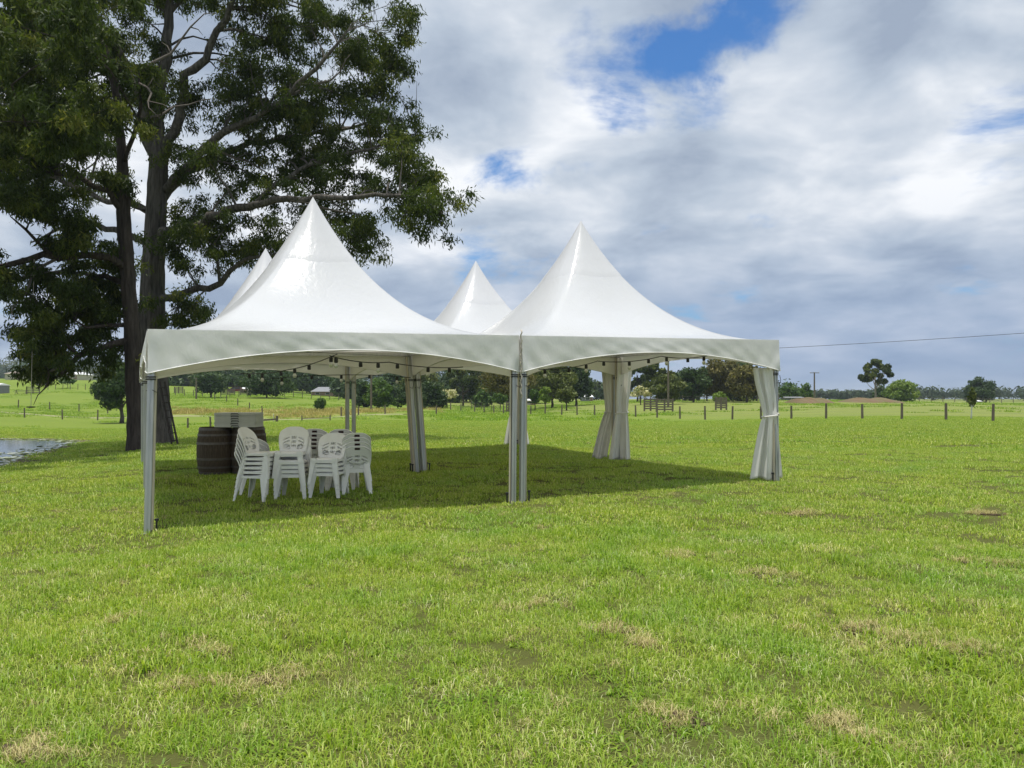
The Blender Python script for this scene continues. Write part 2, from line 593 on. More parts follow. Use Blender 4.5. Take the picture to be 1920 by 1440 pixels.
mw, t, b, o = new_mat('pond_water')
b.inputs['Base Color'].default_value = (.035, .042, .035, 1)
b.inputs['Roughness'].default_value = .06
b.inputs['Specular IOR Level'].default_value = .6
geo = t.node('ShaderNodeNewGeometry')
bn = t.node('ShaderNodeBump'); bn.inputs['Strength'].default_value = .03; bn.inputs['Distance'].default_value = .03
t.put(bn.inputs['Height'], t.noise(geo.outputs['Position'], 2.2, 3, .5)); t.l.new(bn.outputs[0], b.inputs['Normal'])
M['water'] = mw

# ------------------------------------------------------------------ ground sheet
FENCE_A = np.array(W(1862, 790, 50)[:2]); FENCE_B = np.array(W(908, 774.6, 117)[:2])


def beyond_fence(x, y):
    d = FENCE_B - FENCE_A
    return (x - FENCE_A[0]) * d[1] - (y - FENCE_A[1]) * d[0]      # > 0 on the far side


def build_ground():
    ang = np.concatenate([np.linspace(-60, 60, 361), np.linspace(60, 300, 73)[1:-1]])
    rad = [0.0]
    r = .5
    while r < 6500:
        rad.append(r)
        r += max(.22, r * .028)
    rad = np.array(rad[1:] + [6500])
    A, Rr = np.meshgrid(np.radians(ang), rad, indexing='xy')
    x = (Rr * np.sin(A)).ravel(); y = (Rr * np.cos(A)).ravel()
    z = TV(x, y)
    na, nr = len(ang), len(rad)
    vs = np.vstack([np.stack([x, y, z], 1), [[0, 0, T(0, .01)]]])
    i, j = np.meshgrid(np.arange(nr - 1), np.arange(na), indexing='ij')
    j2 = (j + 1) % na
    q = np.stack([i * na + j, (i + 1) * na + j, (i + 1) * na + j2, i * na + j2], -1).reshape(-1, 4)[:, ::-1]
    bf = beyond_fence(x, y)
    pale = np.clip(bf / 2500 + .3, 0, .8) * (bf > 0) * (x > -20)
    # rushes along the gully behind the marquee
    g1 = np.exp(-(((x - W(555, 776, 112)[0]) / 13) ** 2 + ((y - 115) / 9) ** 2))
    g2 = np.exp(-(((x - W(345, 776, 108)[0]) / 5) ** 2 + ((y - 112) / 5) ** 2))
    dry = np.clip(1.5 * (g1 + g2), 0, 1)
    sd = np.full(len(x), 99.)
    near = (np.abs(x + 28) < 40) & (np.abs(y - 30) < 36)
    sd[near] = pond_sd(x[near], y[near])
    mud = np.clip(1 - np.abs(sd - .1) / .9, 0, 1)
    mud = np.where(sd < -.5, 1, mud)
    thatch = np.clip((66 - np.hypot(x, y)) / 14, 0, 1)
    app = lambda a: np.append(a, 0)
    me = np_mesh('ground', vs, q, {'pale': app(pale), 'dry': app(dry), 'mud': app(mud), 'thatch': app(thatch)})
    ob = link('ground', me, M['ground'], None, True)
    tag(ob, kind='structure')
    # centre fan
    fan = MB()
    fan.add([tuple(p) for p in vs[:na]] + [tuple(vs[-1])], [(k, na, (k + 1) % na) for k in range(na)])
    fan.build('ground_centre', M['ground'], ob, True)


build_ground()

# pond
pm = MB()
pn = len(POND)
pc = POND.mean(0)
pm.add([(p[0] + (p[0] - pc[0]) * .03, p[1] + (p[1] - pc[1]) * .03, POND_Z) for p in POND], [tuple(range(pn))])
tag(pm.build('pond', M['water']), kind='structure')


def ribbon(name, pts, width, mat, lift=.03, n=60):
    pts = np.array(pts, float)
    s = np.linspace(0, len(pts) - 1, n)
    x = np.interp(s, np.arange(len(pts)), pts[:, 0]); y = np.interp(s, np.arange(len(pts)), pts[:, 1])
    tx, ty = np.gradient(x), np.gradient(y)
    l = np.hypot(tx, ty); nx, ny = -ty / l, tx / l
    vs, fs = [], []
    K_ = 5
    for i in range(n):
        ww = width * (1 + .12 * math.sin(i * 1.7))
        for k in range(K_):
            o_ = (k / (K_ - 1) - .5) * ww
            xx, yy = x[i] + nx[i] * o_, y[i] + ny[i] * o_
            vs.append((xx, yy, T(xx, yy) + (lift if 0 < k < K_ - 1 else -.05)))
    for i in range(n - 1):
        for k in range(K_ - 1):
            a = i * K_ + k
            fs.append((a, a + 1, a + K_ + 1, a + K_))
    mb = MB(); mb.add(vs, fs)
    return mb.build(name, mat, None, True)


tag(ribbon('dirt_track', [W(-330, 762, 108)[:2], W(-60, 768, 105)[:2], W(46, 774, 104)[:2], W(245, 780, 103)[:2],
                          W(420, 781, 101)[:2], W(640, 781, 99)[:2], W(760, 782, 97)[:2]], 2.6, M['gravel'], .06), kind='structure')

# ------------------------------------------------------------------ grass (uncountable): tufts spread over the field
LIB = bpy.data.collections.new('tuft_library')      # never linked to the scene; only instanced


def tuft(name, n, size, lmin, lmax, wid, mat, lean=.5, rmul=1.0, flat=0.0, col=None):
    ang = rng.uniform(0, 2 * np.pi, n)
    if col:
        bx, by = rng.normal(0, size * .28, n), rng.normal(0, size * .28, n)
    else:
        bx, by = rng.uniform(-size / 2, size / 2, n), rng.uniform(-size / 2, size / 2, n)
    L = rng.uniform(lmin, lmax, n) * rng.uniform(.6, 1, n)
    wv = wid * rng.uniform(.6, 1.3, n)
    le = np.clip(rng.normal(lean, .38, n), .05, 1.5)
    dx, dy = np.cos(ang), np.sin(ang)
    sx, sy = -dy, dx
    tw = rng.uniform(-.7, .7, n)
    sx, sy = sx * np.cos(tw) + dx * np.sin(tw), sy * np.cos(tw) + dy * np.sin(tw)
    z0 = -.012 + flat * rng.uniform(0, 1, n)
    mx_, my_ = bx + dx * L * .28 * le, by + dy * L * .28 * le
    mz = z0 + L * (.56 - .10 * le)
    tx, ty = bx + dx * L * (.85 * le), by + dy * L * (.85 * le)
    tz = z0 + L * np.clip(.95 - .55 * le, .05, 1)
    V = np.stack([
        np.stack([bx - sx * wv / 2, by - sy * wv / 2, z0], 1), np.stack([bx + sx * wv / 2, by + sy * wv / 2, z0], 1),
        np.stack([mx_ - sx * wv * .42, my_ - sy * wv * .42, mz], 1), np.stack([mx_ + sx * wv * .42, my_ + sy * wv * .42, mz], 1),
        np.stack([tx, ty, tz], 1)], 1).reshape(-1, 3)
    i = np.arange(n)[:, None] * 5
    F = np.concatenate([i + [0, 1, 3], i + [0, 3, 2], i + [2, 3, 4]], 0)
    rn = np.repeat(np.clip(rng.beta(2, 2.1, n) * rmul, 0, 1), 5)
    me = np_mesh(name, V, F, {'rnd': rn})
    me.materials.append(mat)
    ob = bpy.data.objects.new(name, me)
    return ob


def scatter(name, pts, rz, sc, idx, protos, label, cat):
    colx = bpy.data.collections.new(name + '_tufts')
    for k, p in enumerate(protos):
        p.name = '%s_tuft_%02d' % (name, k)
        colx.objects.link(p)
    n = len(pts)
    me = bpy.data.meshes.new(name)
    me.vertices.add(n); me.vertices.foreach_set('co', np.asarray(pts, np.float32).ravel())
    a = me.attributes.new('rz', 'FLOAT', 'POINT'); a.data.foreach_set('value', np.asarray(rz, np.float32))
    a = me.attributes.new('sc', 'FLOAT', 'POINT'); a.data.foreach_set('value', np.asarray(sc, np.float32))
    a = me.attributes.new('pick', 'INT', 'POINT'); a.data.foreach_set('value', np.asarray(idx, np.int32))
    ob = bpy.data.objects.new(name, me)
    COL.objects.link(ob)
    gt = bpy.data.node_groups.new(name + '_scatter', 'GeometryNodeTree')
    gt.interface.new_socket('Geometry', in_out='INPUT', socket_type='NodeSocketGeometry')
    gt.interface.new_socket('Geometry', in_out='OUTPUT', socket_type='NodeSocketGeometry')
    N = gt.nodes; L = gt.links
    gi = N.new('NodeGroupInput'); go = N.new('NodeGroupOutput')
    ci = N.new('GeometryNodeCollectionInfo')
    ci.inputs['Collection'].default_value = colx
    ci.inputs['Separate Children'].default_value = True
    ci.inputs['Reset Children'].default_value = True
    iop = N.new('GeometryNodeInstanceOnPoints')
    iop.inputs['Pick Instance'].default_value = True

    def attr(nm, ty):
        q = N.new('GeometryNodeInputNamedAttribute'); q.data_type = ty
        q.inputs['Name'].default_value = nm
        return q.outputs['Attribute']
    cx = N.new('ShaderNodeCombineXYZ'); L.new(attr('rz', 'FLOAT'), cx.inputs[2])
    L.new(gi.outputs[0], iop.inputs['Points'])
    L.new(ci.outputs[0], iop.inputs['Instance'])
    L.new(attr('pick', 'INT'), iop.inputs['Instance Index'])
    L.new(cx.outputs[0], iop.inputs['Rotation'])
    L.new(attr('sc', 'FLOAT'), iop.inputs['Scale'])
    L.new(iop.outputs[0], go.inputs[0])
    md = ob.modifiers.new('scatter', 'NODES'); md.node_group = gt
    tag(ob, label, cat, kind='stuff')
    return ob


# worn spots in the turf (ground points under photo pixels)
def gpt(px, py):
    d = 1.6 * FPX / (py - HZ)
    for _ in range(6):
        x = (px - CX) / FPX * d
        d = (EYE - T(x, d)) * FPX / (py - HZ)
    return ((px - CX) / FPX * d, d)


WORN = [(520, 1275, .22), (395, 1225, .14), (225, 1165, .09), (345, 1285, .10), (40, 1410, .16), (1145, 1180, .12),
        (1000, 1140, .09), (1255, 1350, .20), (1625, 1390, .16), (1560, 1355, .10), (1805, 1220, .12), (1425, 1078, .14), (1280, 1042, .16),
        (1490, 965, .22), (1870, 1060, .24), (1205, 1210, .08), (1610, 1180, .12), (1700, 1205, .12), (1850, 965, .16), (300, 900, .2)]
WORN = [(*gpt(a, b_), r_) for a, b_, r_ in WORN]


def worn_mask(x, y, k=1.0):
    m = np.zeros(len(x))
    for wx, wy, r_ in WORN:
        m = np.maximum(m, np.exp(-(((x - wx) / (r_ * 1.3 * k)) ** 2 + ((y - wy) / (r_ * k)) ** 2)))
    return m


def vnoise(x, y, s, seed):
    r2 = np.random.default_rng(seed)
    tab = r2.random((64, 64))
    xs, ys = x * s, y * s
    xi, yi = np.floor(xs).astype(int), np.floor(ys).astype(int)
    fx, fy = xs - xi, ys - yi
    fx, fy = fx * fx * (3 - 2 * fx), fy * fy * (3 - 2 * fy)
    g_ = lambda a, b_: tab[a % 64, b_ % 64]
    return (g_(xi, yi) * (1 - fx) + g_(xi + 1, yi) * fx) * (1 - fy) + (g_(xi, yi + 1) * (1 - fx) + g_(xi + 1, yi + 1) * fx) * fy


def ring_points(r0, r1, per_m2, half=46):
    st = 1 / math.sqrt(per_m2)
    gx_, gy_ = np.meshgrid(np.arange(-r1, r1, st), np.arange(-.5, r1, st))
    x = gx_.ravel() + rng.uniform(-.45, .45, gx_.size) * st; y = gy_.ravel() + rng.uniform(-.45, .45, gx_.size) * st
    r = np.hypot(x, y)
    k = (r >= r0) & (r < r1) & (np.abs(np.degrees(np.arctan2(x, y))) < half)
    return x[k], y[k]


def grass_zone(r0, r1, per_m2, protos, s0, s1, name, label):
    x, y = ring_points(r0, r1, per_m2)
    keep = rng.random(len(x)) > .55 * worn_mask(x, y, .8)
    near = (np.abs(x + 28) < 40) & (np.abs(y - 30) < 36)
    if near.any():
        sd = np.full(len(x), 99.); sd[near] = pond_sd(x[near], y[near])
        keep &= sd > .35
    x, y = x[keep], y[keep]
    n = len(x)
    k = vnoise(x, y, .8, 3) * .6 + vnoise(x, y, 2.3, 4) * .4
    sc = (s0 + (s1 - s0) * np.clip((k - .2) / .6, 0, 1)) * rng.uniform(.85, 1.15, n)
    pts = np.stack([x, y, TV(x, y)], 1)
    scatter(name, pts, rng.uniform(0, 6.28, n), sc, rng.integers(0, len(protos), n), protos, label, 'grass')


NEARP = [tuft('t', 230, .30, .04, .115, .0046, M['grass'], .72) for _ in range(8)] + [tuft('t', 130, .26, .07, .17, .0065, M['grass'], .75, .75) for _ in range(2)] + [tuft('t', 70, .22, .05, .10, .013, M['grass'], 1.15, .55), tuft('t', 170, .30, .05, .13, .004, M['grass'], .9, 1.35)]
MIDP = [tuft('t', 330, .55, .05, .11, .0080, M['grass'], .6) for _ in range(7)]
FARP = [tuft('t', 420, 1.3, .06, .13, .018, M['grass'], .5) for _ in range(6)]
grass_zone(1.2, 9.5, 30, NEARP, .75, 1.2, 'foreground_grass', 'short bright green pasture grass in front of the marquee')
grass_zone(9.0, 24, 8.5, MIDP, .7, 1.1, 'lawn_grass', 'short green grass around and under the marquee')
grass_zone(23, 72, 1.4, FARP, .8, 1.1, 'field_grass', 'green grass of the open field behind the marquee')

# straw thatch and soil crumbs on the worn spots
px_, py_, sc_ = [], [], []
for wx, wy, r_ in WORN:
    for k in range(int(8 + 62 * r_)):
        st_ = 1.0 if k % 3 else 2.2
        px_.append(wx + random.gauss(0, r_ * .62) * st_); py_.append(wy + random.gauss(0, r_ * .45) * st_); sc_.append(random.uniform(.4, .95))
for k in range(420):
    a, r_ = R(random.uniform(-44, 44)), math.sqrt(random.uniform(4, 220))
    px_.append(r_ * math.sin(a)); py_.append(r_ * math.cos(a)); sc_.append(random.uniform(.35, .7))
px_, py_ = np.array(px_), np.array(py_)
STR = [tuft('t', 38, .16, .05, .15, .004, M['straw'], 1.1, 1.2, .04, True) for _ in range(5)]
scatter('dry_thatch', np.stack([px_, py_, TV(px_, py_) + .004], 1), rng.uniform(0, 6.28, len(px_)), sc_, rng.integers(0, 5, len(px_)), STR,
        'tufts of dead straw lying on the worn turf', 'dry grass')


def clod():
    me = bpy.data.meshes.new('clod')
    vs = rng.normal(0, 1, (14, 3)); vs /= np.linalg.norm(vs, axis=1)[:, None]; vs *= rng.uniform(.6, 1, (14, 1)) * [.03, .03, .02]
    import bmesh
    bm = bmesh.new()
    for q in vs: bm.verts.new(q)
    bmesh.ops.convex_hull(bm, input=bm.verts)
    bm.to_mesh(me); bm.free()
    me.materials.append(M['soilclod'])
    return bpy.data.objects.new('clod', me)


cx_, cy_ = [], []
for wx, wy, r_ in WORN:
    for k in range(int(10 + 110 * r_)):
        cx_.append(wx + random.gauss(0, r_ * .45)); cy_.append(wy - .03 + random.gauss(0, r_ * .32))
cx_, cy_ = np.array(cx_), np.array(cy_)
scatter('soil_crumbs', np.stack([cx_, cy_, TV(cx_, cy_) + .006], 1), rng.uniform(0, 6.28, len(cx_)), rng.uniform(.4, 1.2, len(cx_)),
        rng.integers(0, 4, len(cx_)), [clod() for _ in range(4)], 'crumbs of dark soil on the worn turf', 'soil')

# rushes in the gully
rx, ry = [], []
while len(rx) < 300:
    if random.random() < .8:
        x_, y_ = W(555, 776, 112)[0] + random.gauss(0, 8.0), 116 + random.gauss(0, 6)
    else:
        x_, y_ = W(345, 776, 108)[0] + random.gauss(0, 2.8), 111 + random.gauss(0, 2)
    rx.append(x_); ry.append(y_)
rx, ry = np.array(rx), np.array(ry)
scatter('dry_rushes', np.stack([rx, ry, TV(rx, ry)], 1), rng.uniform(0, 6.28, len(rx)), rng.uniform(.6, 1.2, len(rx)), rng.integers(0, 4, len(rx)),
        [tuft('t', 90, 1.6, .3, .8, .045, M['reed'], .45, 1.1) for _ in range(4)], 'straw coloured rushes along the gully', 'rushes')

# longer tussocks dotted over the far paddocks
tx_, ty_ = [], []
while len(tx_) < 3200:
    a, r_ = R(random.uniform(-44, 44)), math.sqrt(random.uniform(72 ** 2, 230 ** 2))
    x_, y_ = r_ * math.sin(a), r_ * math.cos(a)
    if vnoise(np.array([x_]), np.array([y_]), .045, 9)[0] * .6 + vnoise(np.array([x_]), np.array([y_]), .16, 10)[0] * .4 > random.uniform(.38, .62):
        tx_.append(x_); ty_.append(y_)
tx_, ty_ = np.array(tx_), np.array(ty_)
scatter('paddock_tussocks', np.stack([tx_, ty_, TV(tx_, ty_)], 1), rng.uniform(0, 6.28, len(tx_)), rng.uniform(.5, 1.3, len(tx_)), rng.integers(0, 4, len(tx_)),
        [tuft('t', 110, 2.4, .12, .34, .05, M['grass'], .5, .6) for _ in range(4)], 'longer green tussocks dotted over the far paddocks', 'grass')

# floating weed on the near shore of the pond
lx, ly, lz = [], [], []
while len(lx) < 2600:
    k = random.randrange(len(POND)); p = POND[k]
    far = p[1] > 41
    ins = -abs(random.gauss(0, .3 if far else .4 + 2.6 * math.exp(-max(0, p[1] - 22) / 5)))
    q = p + (pc - p) / np.linalg.norm(pc - p) * (-ins) + np.array([random.gauss(0, .4), random.gauss(0, .25)])
    if p[0] < -34 or (far and random.random() < .5): continue
    if not far and random.random() > math.exp(-max(0, p[1] - 24) / 4.5) + .10: continue
    lx.append(q[0]); ly.append(q[1])
lx, ly = np.array(lx), np.array(ly)
V, F, Rn = [], [], []
for i in range(len(lx)):
    r_ = random.uniform(.05, .16); a0 = random.uniform(0, 6); o_ = len(V)
    tz = random.uniform(.006, .03)
    for k in range(6):
        a = a0 + k * math.pi / 3
        V.append((lx[i] + r_ * math.cos(a), ly[i] + r_ * math.sin(a), POND_Z + tz + (.03 * math.cos(a) if i % 3 == 0 else 0)))
        Rn.append(random.random() if k == 0 else Rn[-1])
    F += [(o_, o_ + 1, o_ + 2, o_ + 3), (o_, o_ + 3, o_ + 4, o_ + 5)]
lo = link('floating_weed', np_mesh('floating_weed', V, F, {'rnd': Rn}), M['lily'])
tag(lo, 'pale floating weed along the shore of the pond', 'water weed', kind='stuff')

# ------------------------------------------------------------------ marquee: four peaked tents
EAVE, RISE = 2.435, 2.314
HALFU, HALFV = BA / 2 - .025, BB / 2 - .025


def frame_matrix(u, v):
    """tent frame: local x along the front edge, y to the back, following the gentle slope of the ground"""
    x, y = grid(u, v)
    sx, sy = .092 / BA, .044 / BB
    return Matrix(((CT, -ST, 0, x), (ST, CT, 0, y), (sx, sy, 1, gridz(u, v)), (0, 0, 0, 1)))


LEG_PROF = []
for a in range(4):
    ca, sa = math.cos(a * math.pi / 2), math.sin(a * math.pi / 2)
    for px0, py0 in ((.034, -.034), (.038, -.030), (.038, -.009), (.029, -.009), (.029, .009), (.038, .009), (.038, .030), (.034, .034)):
        LEG_PROF.append((px0 * ca - py0 * sa, px0 * sa + py0 * ca))


def canopy_mesh():
    n, rings = 128, 44
    vs, fs = [], []
    for i in range(rings + 1):
        s = i / rings
        s = s ** 1.15
        for k in range(n):
            a = 2 * math.pi * (k + .5) / n
            c_, s_ = math.cos(a), math.sin(a)
            sq = 1 / max(abs(c_) / HALFU, abs(s_) / HALFV)
            rd = 2.72
            wgt = min(1, s ** .8)
            rr = s * ((1 - wgt) * rd + wgt * sq)
            h = (1 - s) ** 2.1
            cap = 0
            ridge = .028 * math.cos(4 * a + math.pi) * math.sin(math.pi * s)
            vs.append((rr * c_ * (1 + cap), rr * s_ * (1 + cap), EAVE + RISE * h + ridge + cap + .05 * (1 - s)))
    for i in range(rings):
        for k in range(n):
            k2 = (k + 1) % n
            fs.append((i * n + k, (i + 1) * n + k, (i + 1) * n + k2, i * n + k2))
    mb = MB(); mb.add(vs, fs)
    return mb.mesh('canopy')


def cap_mesh():
    n, rings = 96, 14
    vs, fs = [], []
    for i in range(rings + 1):
        s = (.27 * i / rings)
        for k in range(n):
            a = 2 * math.pi * (k + .5) / n
            c_, s_ = math.cos(a), math.sin(a)
            sq = 1 / max(abs(c_) / HALFU, abs(s_) / HALFV)
            wgt = min(1, s ** .8)
            rr = s * ((1 - wgt) * 2.72 + wgt * sq) * 1.004 + .003 + .0015 * math.sin(k * 1.9) * (i / rings)
            h = (1 - s) ** 2.1
            ridge = .028 * math.cos(4 * a + math.pi) * math.sin(math.pi * s)
            vs.append((rr * c_, rr * s_, EAVE + RISE * h + ridge + .05 * (1 - s) + (.008 if i < rings else -.012)))
    for i in range(rings):
        for k in range(n):
            k2 = (k + 1) % n
            fs.append((i * n + k, (i + 1) * n + k, (i + 1) * n + k2, i * n + k2))
    mb = MB(); mb.add(vs, fs)
    return mb.mesh('peak_cap')


def valance_mesh(half, seed):
    """hanging front from x=-half..half at y=0, arched lower edge, outward = -y"""
    rr = random.Random(seed)
    nx, nz = 96, 10
    vs, fs = [], []
    ph = [rr.uniform(0, 6.28) for _ in range(6)]
    for i in range(nx + 1):
        q = -1 + 2 * i / nx
        x = q * half
        drop = .235 + .30 * abs(q) ** 2.0
        for j in range(nz + 1):
            tt = j / nz
            e = 1 - abs(q)
            fold = math.exp(-e / .11) * .014 * math.sin((x * 16 + (tt - 1) * 4 * (1 if q > 0 else -1)) * 1.4 + ph[0])
            wr = .003 * math.sin(x * 7.3 + tt * 5 + ph[1]) + .003 * math.sin(x * 15.1 - tt * 9 + ph[2]) + .008 * math.sin(x * 2.2 + ph[3])
            vs.append((x, -(fold + wr) * tt - .004 - .012 * tt, EAVE + .012 - drop * tt))
    for i in range(nx):
        for j in range(nz):
            a = i * (nz + 1) + j
            fs.append((a, a + 1, a + nz + 2, a + nz + 1))
    mb = MB(); mb.add(vs, fs)
    return mb.mesh('valance')


CAN, CAP = canopy_mesh(), cap_mesh()
TENTS = {(0, 0): ('white peaked marquee tent sheltering the chair stacks', 585),
         (1, 0): ('white peaked marquee tent with one tied curtain at its outer front corner', 1086),
         (1, 1): ('white peaked marquee tent behind, between the two front roof peaks', 888),
         (0, 1): ('white peaked marquee tent beside the big tree, sheltering the barrels', 490)}
LEAN = {(0, 0): (.0, -.13), (1, 0): (-.02, -.06), (1, 1): (.17, 0), (2, 0): (.02, -.05)}
vseed = 1
for (iu, iv), (lab, _) in TENTS.items():
    root = bpy.data.objects.new('marquee_tent', None)
    COL.objects.link(root)
    root.matrix_world = Matrix.Identity(4)
    fm = frame_matrix(iu + .5, iv + .5)
    # an Empty cannot hold shear: bake the slope into the meshes, keep rotation and place on the Empty
    ex, ey = grid(iu + .5, iv + .5); ez = gridz(iu + .5, iv + .5)
    root.location = (ex, ey, ez); root.rotation_euler = (0, 0, TH)
    tag(root, lab, 'tent', 'four white marquee tents')
    SX, SY = .092 / BA, .044 / BB

    def slope(me):
        me = me.copy()
        for v_ in me.vertices:
            v_.co.z += SX * v_.co.x + SY * v_.co.y
        return me
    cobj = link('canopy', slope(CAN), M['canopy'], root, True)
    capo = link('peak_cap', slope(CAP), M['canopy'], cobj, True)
    # valances on four sides
    for k, (half, off, ang) in enumerate(((HALFU, HALFV, 0), (HALFV, HALFU, math.pi / 2), (HALFU, HALFV, math.pi), (HALFV, HALFU, -math.pi / 2))):
        vseed += 1
        me = valance_mesh(half, vseed)
        me.transform(Matrix.Rotation(ang, 4, 'Z') @ Matrix.Translation((0, -off, 0)))
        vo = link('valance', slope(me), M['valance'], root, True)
        hm = MB(); bot = [vo.data.vertices[i_ * 11 + 10].co.copy() for i_ in range(97)]
        hm.tube(bot, .008, 5); hm.build('hem', M['valance'], vo, True)
        mb = MB()
        mb.box((0, -off + .06, EAVE - .06), (2 * half - .14, .045, .07))
        me = mb.mesh('eave_beam'); me.transform(Matrix.Rotation(ang, 4, 'Z'))
        link('eave_beam', slope(me), M['alu'], root)
    # crossing tension cables
    for sg in (1, -1):
        mb = MB()
        mb.tube([(-HALFU + .06, -sg * (HALFV - .06), EAVE - .10), (0, 0, EAVE - .14), (HALFU - .06, sg * (HALFV - .06), EAVE - .10)], .006, 5)
        link('tension_cable', slope(mb.mesh('tension_cable')), M['wire'], root)
    # legs
    for cu in (0, 1):
        for cv in (0, 1):
            lx_, ly_ = (cu * 2 - 1) * (HALFU - .050), (cv * 2 - 1) * (HALFV - .050)
            wx, wy = ex + CT * lx_ - ST * ly_, ey + ST * lx_ + CT * ly_
            lean = LEAN.get((iu + cu, iv + cv), (0.0, 0.0))
            wdx, wdy = lean
            ldx, ldy = CT * wdx + ST * wdy, -ST * wdx + CT * wdy
            zb = T(wx + wdx, wy + wdy) - ez - .02
            zt = EAVE - .05 + SX * lx_ + SY * ly_
            mb = MB(); mb.prism(LEG_PROF, 0, 1)
            for i_, (a_, b2, c_) in enumerate(mb.v):
                q = c_
                mb.v[i_] = (lx_ + a_ + ldx * (1 - q), ly_ + b2 + ldy * (1 - q), zb + (zt - zb) * q)
            leg = mb.build('leg', M['alu'], root)
            ou, ov = (cu * 2 - 1), (cv * 2 - 1)
            mb = MB()
            tw_ = .036
            for q0, q1 in ((.02, .98),):
                pa = (lx_ + ldx * (1 - q0) - ou * .052, ly_ + ldy * (1 - q0), zb + (zt - zb) * q0)
                pb = (lx_ - ou * .052, ly_, zb + (zt - zb) * q1)
                mb.beam(pa, pb, .022, tw_)
            mb.build('sail_track', M['track'], leg)
            mb = MB()
            mb.box((lx_ + ldx, ly_ + ldy, zb + .012), (.13, .13, .010))
            mb.build('foot_plate', M['alu'], leg)
            mb = MB()
            mb.tube([(lx_ + ldx - ou * .10, ly_ + ldy - .02, zb - .05), (lx_ + ldx - ou * .105, ly_ + ldy - .02, zb + .16)], .012, 6)
            mb.tube([(lx_ + ldx - ou * .105, ly_ + ldy - .02, zb + .16), (lx_ + ldx - ou * .106, ly_ + ldy - .02, zb + .185)], .024, 8)
            mb.build('ground_peg', M['black'], leg)
            mb = MB()
            zs = EAVE - .60 + SX * lx_ + SY * ly_
            f_ = (zs - zb) / (zt - zb)
            for dz in (0, .028):
                mb.lathe([(.060, 0), (.064, .008), (.060, .016)], 12, (lx_ + ldx * (1 - f_), ly_ + ldy * (1 - f_), zs + dz), False)
            mb.tube([(lx_ + .07, ly_ - .05, zs), (lx_ + .085, ly_ - .06, zs - .08), (lx_ + .05, ly_ - .075, zs - .15), (lx_ + .0, ly_ - .07, zs - .12)], .005, 5)
            mb.build('tie_strap', M['black'], leg)
            # corner boot of folded fabric hiding the joint
            mb = MB()
            mb.box((lx_ + ou * .030, ly_ + ov * .030, EAVE - .27 + SX * lx_ + SY * ly_), (.035, .035, .56))
            mb.build('corner_lacing', M['valance'], root)

# rain gutter flap of dirty rope lacing where the front tents meet
gx, gy = grid(1, 0)


def rope(name, pts, r, mat, label, cat, parent=None):
    mb = MB(); mb.tube(pts, r, 6)
    o_ = mb.build(name, mat, parent, True)
    if label: tag(o_, label, cat)
    return o_


pts = []
for k in range(26):
    q = k / 25
    pts.append((gx + .012 * math.sin(k * 1.9), gy - .03 + .012 * math.cos(k * 2.3), EAVE + .09 - q * 1.0 + gridz(1, 0)))
rope('lacing_rope', pts, .011, M['rope'], 'frayed pale rope lacing the two front tents together', 'rope')


# vinyl rain gutters bridging the gaps between neighbouring tents
for lab, (ua, va), (ub, vb) in (('white vinyl rain gutter between the two front tents', (1, 0), (1, 1)), ('white vinyl rain gutter between the two rear tents', (1, 1), (1, 2)),
                                ('white vinyl rain gutter between the chair tent and the barrel tent', (0, 1), (1, 1)), ('white vinyl rain gutter between the curtained tent and the tent behind', (1, 1), (2, 1))):
    ax_, ay_ = grid(ua, va); bx_, by_ = grid(ub, vb)
    ux_, uy_ = bx_ - ax_, by_ - ay_
    ll = math.hypot(ux_, uy_); nx_, ny_ = -uy_ / ll, ux_ / ll
    vs, fs = [], []
    for k in range(21):
        q = .02 + .96 * k / 20
        zc = gridz(ua + (ub - ua) * q, va + (vb - va) * q) + EAVE
        for o_, dz in ((-.032, .0), (-.016, -.03), (0, -.04), (.016, -.03), (.032, .0)):
            vs.append((ux_ * q + nx_ * o_, uy_ * q + ny_ * o_, zc + dz - .012))
    for k in range(20):
        for j in range(4):
            a = k * 5 + j
            fs.append((a, a + 1, a + 6, a + 5))
    mb = MB(); mb.add(vs, fs)
    go_ = mb.build('rain_gutter', M['valance'], None, True); go_.location = (ax_, ay_, 0)
    tag(go_, lab, 'gutter', 'rain gutters of the marquee')


